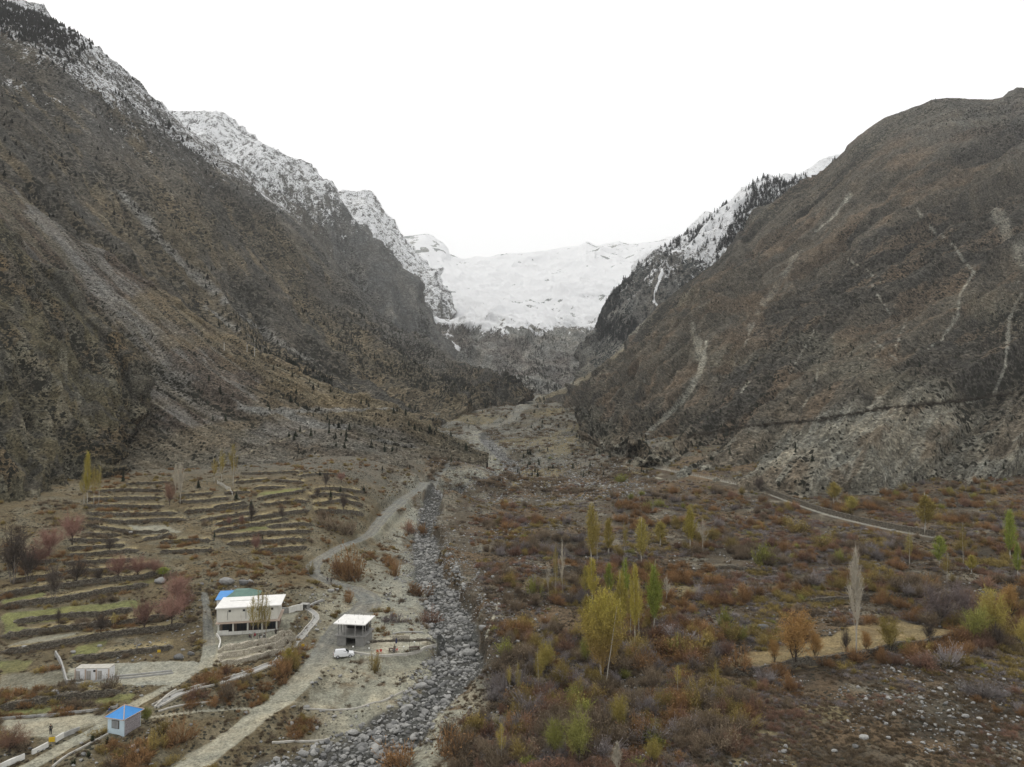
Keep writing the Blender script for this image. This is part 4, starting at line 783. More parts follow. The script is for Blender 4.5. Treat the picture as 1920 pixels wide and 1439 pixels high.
# shingle bank, waste ground, scrub: loose stones
xs = rng.uniform(-90, 8, 16000); ys = rng.uniform(115, 330, 16000); k = clear(xs, ys) & clear(xs, ys, field, .5) & clear(xs, ys, rivw) & (rng.uniform(size=len(xs)) < .12 + .88 * ss(.48, .62, fbm(xs / 11, ys / 11, 71, 4)) * ((1 - clear(xs, ys, margin, .2)) * .9 + .35)) & ~((xs < -40) & (ys > 215)); xs, ys = xs[k], ys[k]
lay('scattered_stones', xs, ys, (.3 + 1.1 * rng.random(len(xs)) ** 3), pebbles, 'pale loose stones over the waste ground by the track')
n = 15000; u = rng.uniform(-.15, .78, n); ys = 118 * np.exp(rng.uniform(0, 1.35, n)); xs = u * ys; k = clear(xs, ys) & clear(xs, ys, field, .4) & clear(xs, ys, rivw) & (fbm(xs / 14, ys / 14, 72, 4) + .10 * ss(210, 120, ys) * ss(.2, .5, u) > .535); xs, ys = xs[k], ys[k]
lay('scattered_rocks', xs, ys, .35 + 1.0 * rng.random(len(xs)) ** 4, pebbles, 'pale rocks strewn between the bushes of the valley floor')
n = 9000; u = rng.uniform(-.12, .2, n); ys = 380 * np.exp(rng.uniform(0, 1.0, n)); xs = u * ys; k = clear(xs, ys)
lay('valley_rubble', xs[k], ys[k], .8 + 1.6 * rng.random(int(k.sum())) ** 3, pebbles, 'grey rubble over the upper valley floor')

# ================================================================== SHRUBS
M_rust = plant_mat('rust_twigs', (.20, .112, .052), (.29, .168, .075)); M_grey = plant_mat('grey_twigs', (.175, .15, .145), (.255, .23, .22)); M_olive = plant_mat('olive_twigs', (.21, .16, .055), (.31, .235, .08))
M_green = plant_mat('young_leaves', (.21, .215, .05), (.29, .285, .08), dark=(.05, .042, .02)); M_red = plant_mat('red_twigs', (.18, .105, .075), (.25, .15, .10)); M_tus = plant_mat('tussock', (.085, .062, .04), (.16, .12, .07)); M_brn = plant_mat('brown_twigs', (.14, .105, .07), (.225, .175, .12))
KIND = {'rust': (M_rust, 'rust-brown'), 'grey': (M_grey, 'purple-grey'), 'olive': (M_olive, 'olive-brown'), 'brown': (M_brn, 'dark brown'), 'red': (M_red, 'reddish'), 'green': (M_green, 'fresh green')}
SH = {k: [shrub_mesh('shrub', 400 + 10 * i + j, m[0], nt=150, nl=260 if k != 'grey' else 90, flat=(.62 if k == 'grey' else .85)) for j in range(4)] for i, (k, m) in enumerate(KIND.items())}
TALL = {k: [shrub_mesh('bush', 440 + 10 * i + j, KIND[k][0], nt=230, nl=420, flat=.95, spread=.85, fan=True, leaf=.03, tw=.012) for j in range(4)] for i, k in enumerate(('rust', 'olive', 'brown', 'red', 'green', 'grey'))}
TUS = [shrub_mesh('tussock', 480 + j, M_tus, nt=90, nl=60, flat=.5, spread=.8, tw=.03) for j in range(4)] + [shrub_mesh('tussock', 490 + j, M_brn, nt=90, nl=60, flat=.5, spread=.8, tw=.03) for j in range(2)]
# valley-floor scrub, thick in clumps
n = 35000; u = rng.uniform(-.2, .98, n); ys = 115 * np.exp(rng.uniform(0, 1.55, n)); xs = u * ys
riverside = clear(xs, ys, rivw, .15) & clear(xs, ys) & (xs > np.interp(ys, [115, 130, 150, 180, 200, 230, 260, 300, 340, 400, 520], [-28, -18, -8, -5, -7, -10, -14, -18, -22, -26, -15]))
d1 = fbm(xs / 13, ys / 13, 81, 4); far = ss(330, 480, ys); low = ss(175, 125, ys) * ss(.18, .4, u)
tall = ss(.16, .3, .25 - np.abs(xs / np.maximum(ys, 1) - .08)) * ss(210, 150, ys)
k = riverside & clear(xs, ys, field, .35) & (rng.uniform(size=n) < ss(.36, .52, d1 + .06 * tall) * (1 - .35 * far)); xs, ys, u, d1, far, low, tall = [a[k] for a in (xs, ys, u, d1, far, low, tall)]; n = len(xs)
c1 = fbm(xs / 26, ys / 26, 82, 4) + rng.normal(0, .085, n); c2 = fbm(xs / 17, ys / 17, 83, 4) + rng.normal(0, .085, n)
kind = np.where(c1 > .60, 'rust', np.where(c1 < .455, 'grey', 'brown')).astype(object); kind[(c2 > .60)] = 'olive'; kind[(c2 < .33)] = 'red'; kind[(rng.uniform(size=n) < .012) & (low < .5)] = 'green'
kind[(rng.uniform(size=n) < .42) & (kind != 'green')] = 'grey'
hgt = (.6 + 1.3 * rng.random(n) ** 2.0) * np.where(kind == 'grey', .85, 1) * (1 - .55 * low) * (.75 + .5 * ss(.4, .6, d1)); wid = hgt * rng.uniform(1.15, 1.9, n)
o = np.argsort(ys / (hgt * 1.0 + .5)); take = np.zeros(n, bool); cnt = {}
for i in o:
    kk = kind[i]
    if cnt.get(kk, 0) < 70 and abs(u[i]) < .74: take[i] = True; cnt[kk] = cnt.get(kk, 0) + 1
    if sum(cnt.values()) >= 225: break
def shrub(x_, y_, w_, h_, kk, label, group=None):
    o = link(bpy.data.objects.new('shrub', SH[kk][random.randrange(4)])); o.location = (x_, y_, float(gz(x_, y_)) - .05); o.scale = (w_, w_, h_); o.rotation_euler = (0, 0, random.uniform(0, 6.28)); tag(o, label, 'shrub', group); return o
def zone(x_, y_):
    px, py = proj(np.array([x_, y_, float(gz(x_, y_))]))
    if px < 900: return 'on the bank above the near riverbed' if py > 1250 else 'on the river bank above the picnic terrace'
    if py > 1290: return 'near the fresh green willows' if px < 1180 else ('left of the sandy path' if px < 1390 else ('in the stony corner below the tan field' if px < 1680 else 'at the near right edge'))
    if py > 1160: return 'left of the tall yellow willow' if px < 1090 else ('between the yellow willow and the tan field' if px < 1440 else 'beside the tan field')
    return 'beyond the yellow willow' if px < 1400 else 'behind the pale lone poplar'
for i in np.nonzero(take)[0]: shrub(xs[i], ys[i], wid[i], hgt[i], kind[i], KIND[kind[i]][1] + ' leafless shrub ' + zone(xs[i], ys[i]) if kind[i] != 'green' else 'fresh green shrub standing out of the scrub ' + zone(xs[i], ys[i]), KIND[kind[i]][1] + ' shrubs ' + zone(xs[i], ys[i]))
for kk in KIND:
    m = (~take) & (kind == kk)
    if m.any(): scatter('undergrowth', np.stack([xs[m], ys[m], gz(xs[m], ys[m]) - .05], -1), yaw(m.sum()), np.stack([wid[m], wid[m], hgt[m]], -1), rng.integers(0, 4, m.sum()), SH[kk], KIND[kk][1] + ' scrub covering the valley floor')
# tall upswept bushes standing over it
n = 6200; u = rng.uniform(-.1, .98, n); ys = 122 * np.exp(rng.uniform(0, 1.15, n)); xs = u * ys
edge_ = np.interp(ys, [115, 130, 150, 180, 200, 230, 260, 300, 340, 400], [-24, -14, -5, -1, -3, -6, -10, -14, -18, -22])
den = ss(.42, .58, fbm(xs / 19, ys / 19, 84, 4) + .09 * ss(.42, .1, u) * ss(215, 165, ys) + .05 * ss(.3, .5, u) * ss(190, 230, ys) - .16 * ss(.33, .45, u) * ss(185, 160, ys) - .1 * ss(.2, -.1, u) * ss(200, 240, ys))
k = clear(xs, ys, rivw, .1) & clear(xs, ys) & (xs > edge_) & clear(xs, ys, field, .3) & (rng.uniform(size=n) < den * .8); xs, ys, u = xs[k], ys[k], u[k]; n = len(xs)
c1 = fbm(xs / 15, ys / 15, 85, 4) + rng.normal(0, .06, n); kd = np.where(c1 > .56, 'rust', np.where(c1 > .515, 'red', np.where(c1 > .46, 'olive', np.where(c1 > .42, 'grey', 'brown')))).astype(object); kd[rng.uniform(size=n) < .02] = 'green'
H_ = 1.8 + 3.2 * rng.random(n) ** 1.7; Wd_ = H_ * rng.uniform(.8, 1.25, n); o = np.argsort(ys / H_)
big = np.zeros(n, bool); big[[i for i in o if abs(u[i]) < .73][:230]] = True
for i in np.nonzero(big)[0]:
    q = link(bpy.data.objects.new('bush', TALL[kd[i]][random.randrange(4)])); q.location = (xs[i], ys[i], float(gz(xs[i], ys[i])) - .05); q.scale = (Wd_[i], Wd_[i], H_[i]); q.rotation_euler = (0, 0, random.uniform(0, 6.28))
    z_ = zone(xs[i], ys[i]); tag(q, 'tall upswept ' + KIND[kd[i]][1] + ' bush ' + z_, 'bush', 'tall ' + KIND[kd[i]][1] + ' bushes ' + z_)
for kk in TALL:
    m = (~big) & (kd == kk)
    if m.any(): scatter('thicket', np.stack([xs[m], ys[m], gz(xs[m], ys[m]) - .05], -1), yaw(m.sum()), np.stack([Wd_[m], Wd_[m], H_[m]], -1), rng.integers(0, 4, m.sum()), TALL[kk], 'distant ' + KIND[kk][1] + ' bushes of the valley thicket')
# low tussocks everywhere, thickest in the near right corner
n = 51000; u = rng.uniform(-.82, .98, n); ys = 112 * np.exp(rng.uniform(0, 1.5, n)); xs = u * ys
dn = fbm(xs / 9, ys / 9, 91, 4); rt = (xs > -10) * 1.0
k = clear(xs, ys) & clear(xs, ys, rivw) & clear(xs, ys, field, .5) & (rng.uniform(size=n) < ss(.38, .55, dn + .12 * ss(175, 120, ys) * rt) * (.35 + .65 * rt)) & clear(xs, ys, margin, .8); xs, ys = xs[k], ys[k]; n = len(xs); s_ = .45 + .75 * rng.random(n) ** 1.5
scatter('tussocks', np.stack([xs, ys, gz(xs, ys) - .03], -1), yaw(n), np.stack([s_ * 1.3, s_ * 1.3, s_ * 1.0], -1), rng.integers(0, 6, n), TUS, 'low brown tussocks and dwarf bushes')
# scrub on the left banks and terrace edges
n = 9000; u = rng.uniform(-.78, -.05, n); ys = 118 * np.exp(rng.uniform(0, 1.25, n)); xs = u * ys; dn = fbm(xs / 10, ys / 10, 92, 4)
k = clear(xs, ys) & clear(xs, ys, rivw) & clear(xs, ys, field, .3) & (dn > .53 + .06 * (xs > -62) * (ys < 215)) & (xs < -20); xs, ys = xs[k], ys[k]; n = len(xs); s_ = .5 + 1.3 * rng.random(n) ** 2
_o = np.array([not (-48 < a < -18 and 158 < b < 182) or (a + b * .13 < -30 and False) for a, b in zip(xs, ys)]); xs, ys, s_ = xs[_o], ys[_o], s_[_o]; n = len(xs)
kd = np.where(fbm(xs / 20, ys / 20, 93, 3) > .5, 'rust', 'brown'); kd[rng.uniform(size=n) < .25] = 'olive'
for kk in ('rust', 'brown', 'olive'):
    m = kd == kk; scatter('bank_scrub', np.stack([xs[m], ys[m], gz(xs[m], ys[m]) - .05], -1), yaw(m.sum()), np.stack([s_[m] * 1.4, s_[m] * 1.4, s_[m]], -1), rng.integers(0, 4, m.sum()), SH[kk], KIND[kk][1] + ' scrub on the banks and terrace edges')
# scrub along the terrace walls
XS, YS = [], []
for P in WPOLY:
    L = np.linalg.norm(np.diff(P[:, :2], axis=0), axis=1).sum(); m = int(L * .9); t_ = rng.uniform(0, len(P) - 1.001, m); i = t_.astype(int); f = (t_ - i)[:, None]; q = P[i] * (1 - f) + P[i + 1] * f
    k = fbm(q[:, 0] / 7, q[:, 1] / 7, 94, 3) > .47; XS.append((q[:, 0] + rng.normal(0, .5, m))[k]); YS.append((q[:, 1] - np.abs(rng.normal(0, .7, m)))[k])
XS, YS = np.concatenate(XS), np.concatenate(YS); n = len(XS); s_ = .4 + .9 * rng.random(n) ** 2
scatter('wall_scrub', np.stack([XS, YS, gz(XS, YS) - .05], -1), yaw(n), np.stack([s_ * 1.5, s_ * 1.2, s_], -1), rng.integers(0, 4, n), SH['brown'], 'dark scrub along the feet of the terrace walls')

# picked-out shrubs: (x, foot y, top y, width px, kind, label)
for px, py, pt, w, kk, lb in [
 (665, 1094, 1030, 62, 'rust', 'big rust-red willow shrub inside the road bend'), (640, 1080, 1038, 32, 'red', 'reddish shrub at the left edge of the big willow shrub'), (735, 1082, 1050, 26, 'rust', 'small rust shrub between the road bend and riverbed'), (725, 1062, 1038, 22, 'rust', 'narrow rust shrub behind the small one by the riverbed'),
 (765, 1003, 976, 30, 'red', 'reddish shrub beside the upper riverbed'), (793, 1003, 978, 24, 'rust', 'rust shrub touching the reddish one by the upper riverbed'), (780, 1117, 1086, 40, 'rust', 'round rust shrub on the shingle above the pavilion'), (795, 1170, 1138, 36, 'red', 'round reddish shrub at the left edge of the riverbed'), (738, 1168, 1142, 42, 'grey', 'grey-brown shrub behind the concrete pavilion'), (648, 1130, 1105, 18, 'rust', 'small rust shrub above the water channel'),
 (545, 1260, 1215, 34, 'olive', 'olive shrub at the corner of the stone terrace'), (522, 1272, 1240, 36, 'rust', 'rust shrub below the water channel corner'), (418, 1312, 1278, 40, 'brown', 'dark brown shrub under the long water channel'), (370, 1310, 1285, 34, 'red', 'reddish shrub left of the dark one under the channel'), (457, 1290, 1262, 26, 'brown', 'brown shrub on the bank right of the dark one'), (424, 1265, 1245, 16, 'red', 'small red shrub above the water channel'),
 (200, 1300, 1270, 24, 'brown', 'dark shrub in front of the white toilet block'), (702, 1262, 1225, 22, 'olive', 'olive shrub on the gravel bank of the picnic terrace'), (582, 1078, 1055, 14, 'olive', 'green-brown bush on the inner side of the road bend'),
 (330, 1400, 1352, 44, 'rust', 'rust bush on the bank right of the blue hut'), (285, 1410, 1378, 46, 'olive', 'tawny bush on the bank below the blue hut'), (250, 1435, 1398, 50, 'rust', 'tawny bush at the foot of the bank'), (300, 1380, 1350, 30, 'olive', 'pale olive bush beside the blue hut'), (210, 1452, 1418, 40, 'brown', 'brown bush beside the low kerb'),
 (620, 995, 965, 44, 'brown', 'dark scrub clump at the corner of the upper terraces'), (650, 1005, 978, 40, 'brown', 'brown scrub clump above the road'), (605, 975, 955, 30, 'brown', 'dark clump at the edge of the terraces'), (1003, 1122, 1086, 24, 'green', 'yellow-green bush on the stone bank left of the poplars'), (1440, 1062, 1018, 50, 'green', 'wide yellow-green bush in the scrub'), (1320, 1306, 1280, 28, 'green', 'bright green bush in the rust scrub'),
 (1365, 1178, 1135, 36, 'green', 'green willow bush left of the pale boulder'), (1375, 1205, 1168, 42, 'olive', 'olive bush below the green willow bush'), (1295, 1240, 1195, 52, 'olive', 'golden olive bush in the middle scrub'), (1245, 1235, 1185, 60, 'rust', 'tall rust bush left of the golden olive one'), (1205, 1255, 1218, 44, 'rust', 'rust bush at the right of the tall willow'), (1260, 1205, 1165, 52, 'red', 'reddish bush behind the tall rust one'),
 (1545, 1030, 1000, 40, 'olive', 'olive bush in the scrub behind the pale poplar'), (1500, 1000, 975, 50, 'olive', 'tawny bush below the water channel'), (1160, 905, 888, 34, 'green', 'small yellow-green bush near the head of the flat'), (1240, 950, 935, 22, 'green', 'round green bush on the far flat'), (1635, 1108, 1080, 46, 'olive', 'olive bush right of the pale poplar'), (1690, 1108, 1078, 46, 'brown', 'brown bush behind the dark stone bank'),
 (1330, 1262, 1220, 44, 'brown', 'dark brown bush right of the rust scrub'), (1390, 1262, 1225, 44, 'rust', 'rust bush at the left tip of the tan field'), (1190, 1390, 1340, 60, 'rust', 'tall rust bush in the near scrub'), (1110, 1420, 1370, 50, 'brown', 'brown bush right of the green willows'), (960, 1390, 1345, 60, 'rust', 'tall rust bush left of the green willows'), (905, 1380, 1335, 60, 'olive', 'olive rust bush above the riverbed bank'), (830, 1425, 1370, 70, 'rust', 'large orange-brown bush at the near edge of the riverbed'), (760, 1445, 1395, 70, 'rust', 'orange-brown bush lowest on the riverbed bank'), (960, 1320, 1285, 50, 'rust', 'orange bush above the riverbed path'), (1035, 1340, 1300, 50, 'red', 'reddish bush left of the olive sapling')]:
    h = hit(px, py); H = (py - pt) * h[1] / F; W = w * h[1] / F
    shrub(h[0], h[1] + W * .25, W * .78, H * 1.15, kk, lb)
for px, py, pt, w, lb in [(174, 1391, 1376, 9, 'small dark green clipped bush left of the blue hut'), (201, 1395, 1379, 7, 'narrow dark green clipped bush in front of the blue hut'), (166, 1419, 1406, 8, 'dark green clipped bush on the lawn below the hut'), (139, 1434, 1420, 8, 'dark green clipped bush nearest the kerb')]:
    h = hit(px, py); o = link(bpy.data.objects.new('clipped_bush', shrub_mesh('clipped_bush', int(px), plant_mat('dark_evergreen', (.02, .03, .015), (.04, .05, .02)), 160, 700, .95, .55, .06))); o.location = h; o.scale = (w * h[1] / F, w * h[1] / F, (py - pt) * h[1] / F); tag(o, lb, 'bush', 'clipped evergreen bushes by the hut')

# ================================================================== TREES
M_pbark = paint('pale_bark', (.42, .39, .33), .9, .3, 6); M_gbark = paint('grey_bark', (.20, .175, .15), .9, .3, 6); M_dbark = paint('dark_bark', (.06, .045, .035), .9, .3, 6)
M_yel = plant_mat('yellow_buds', (.30, .25, .05), (.38, .32, .07), dark=(.25, .16, .06)); M_gold = plant_mat('golden_buds', (.28, .215, .055), (.34, .29, .08), dark=(.22, .16, .09)); M_lime = plant_mat('lime_leaves', (.20, .24, .04), (.27, .30, .06), dark=(.15, .14, .05))
M_bare = plant_mat('bare_twigs', (.42, .38, .30), (.52, .47, .38), dark=(.42, .37, .29)); M_pink = plant_mat('pink_twigs', (.21, .115, .09), (.27, .16, .125), dark=(.05, .035, .03)); M_dk = plant_mat('dark_twigs', (.07, .055, .045), (.105, .085, .07), dark=(.03, .024, .02)); M_oran = plant_mat('orange_twigs', (.28, .155, .055), (.34, .21, .075), dark=(.06, .04, .03)); M_lil = plant_mat('lilac_twigs', (.15, .12, .115), (.21, .17, .16), dark=(.12, .10, .09))
TK = {'yellow poplar': ('poplar', M_yel, M_pbark, 1), 'golden poplar': ('poplar', M_gold, M_pbark, 1), 'lime poplar': ('poplar', M_lime, M_pbark, 1), 'bare poplar': ('poplar', M_bare, M_pbark, 1), 'wispy poplar': ('wispy', M_gold, M_pbark, 1), 'wispy bare': ('wispy', M_bare, M_pbark, 1),
      'yellow willow': ('broom', M_yel, M_pbark, 3), 'orange fan': ('round', M_oran, M_dbark, 5), 'green willow': ('round', M_green, M_dbark, 3), 'olive willow': ('round', M_gold, M_dbark, 3), 'red orchard': ('orchard', M_pink, M_dbark, 1), 'dark orchard': ('orchard', M_dk, M_dbark, 1), 'lilac tree': ('orchard', M_lil, M_gbark, 2), 'rust orchard': ('orchard', M_red, M_dbark, 1), 'grey tree': ('round', M_dk, M_gbark, 3)}
_tc = {}
WID = {'poplar': .27, 'wispy': .27, 'broom': .62, 'round': .88, 'orchard': 1.3}
def tree(kind, px, py, pt, w, label, group=None):
    sh, cm, tm, st = TK[kind]; v = random.randrange(3)
    if (kind, v) not in _tc:
        nl = {'bare poplar': 300, 'wispy bare': 0, 'dark orchard': 200, 'lilac tree': 250, 'grey tree': 200, 'yellow willow': 11000, 'wispy poplar': 420}.get(kind, 2600)
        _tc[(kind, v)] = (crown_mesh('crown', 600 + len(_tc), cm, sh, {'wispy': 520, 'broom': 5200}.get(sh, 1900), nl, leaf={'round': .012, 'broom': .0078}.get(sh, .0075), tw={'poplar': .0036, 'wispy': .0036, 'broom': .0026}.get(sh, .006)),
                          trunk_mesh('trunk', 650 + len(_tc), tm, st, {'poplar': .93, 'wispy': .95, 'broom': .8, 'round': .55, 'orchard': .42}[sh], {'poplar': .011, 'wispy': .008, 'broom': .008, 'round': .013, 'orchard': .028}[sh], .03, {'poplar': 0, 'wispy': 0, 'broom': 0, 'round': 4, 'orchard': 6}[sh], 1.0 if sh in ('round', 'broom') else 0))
    cm_, tm_ = _tc[(kind, v)]; h = hit(px, py); H = (py - pt) * h[1] / F; W = w * h[1] / F / WID[sh] * {'broom': 1.08, 'round': 1.0, 'orchard': 1.15}.get(sh, 1.15)
    nm = {'poplar': 'poplar_tree', 'wispy': 'sapling', 'broom': 'willow_tree', 'round': 'tree', 'orchard': 'orchard_tree'}[sh]
    r_ = empty(nm, (h[0], h[1], h[2] - .1), random.uniform(0, 6.28), label, {'poplar': 'poplar', 'wispy': 'sapling', 'broom': 'willow'}.get(sh, 'tree'), group); r_.scale = (W, W, H)
    link(bpy.data.objects.new('trunk', tm_), r_); link(bpy.data.objects.new('crown', cm_), r_); return r_
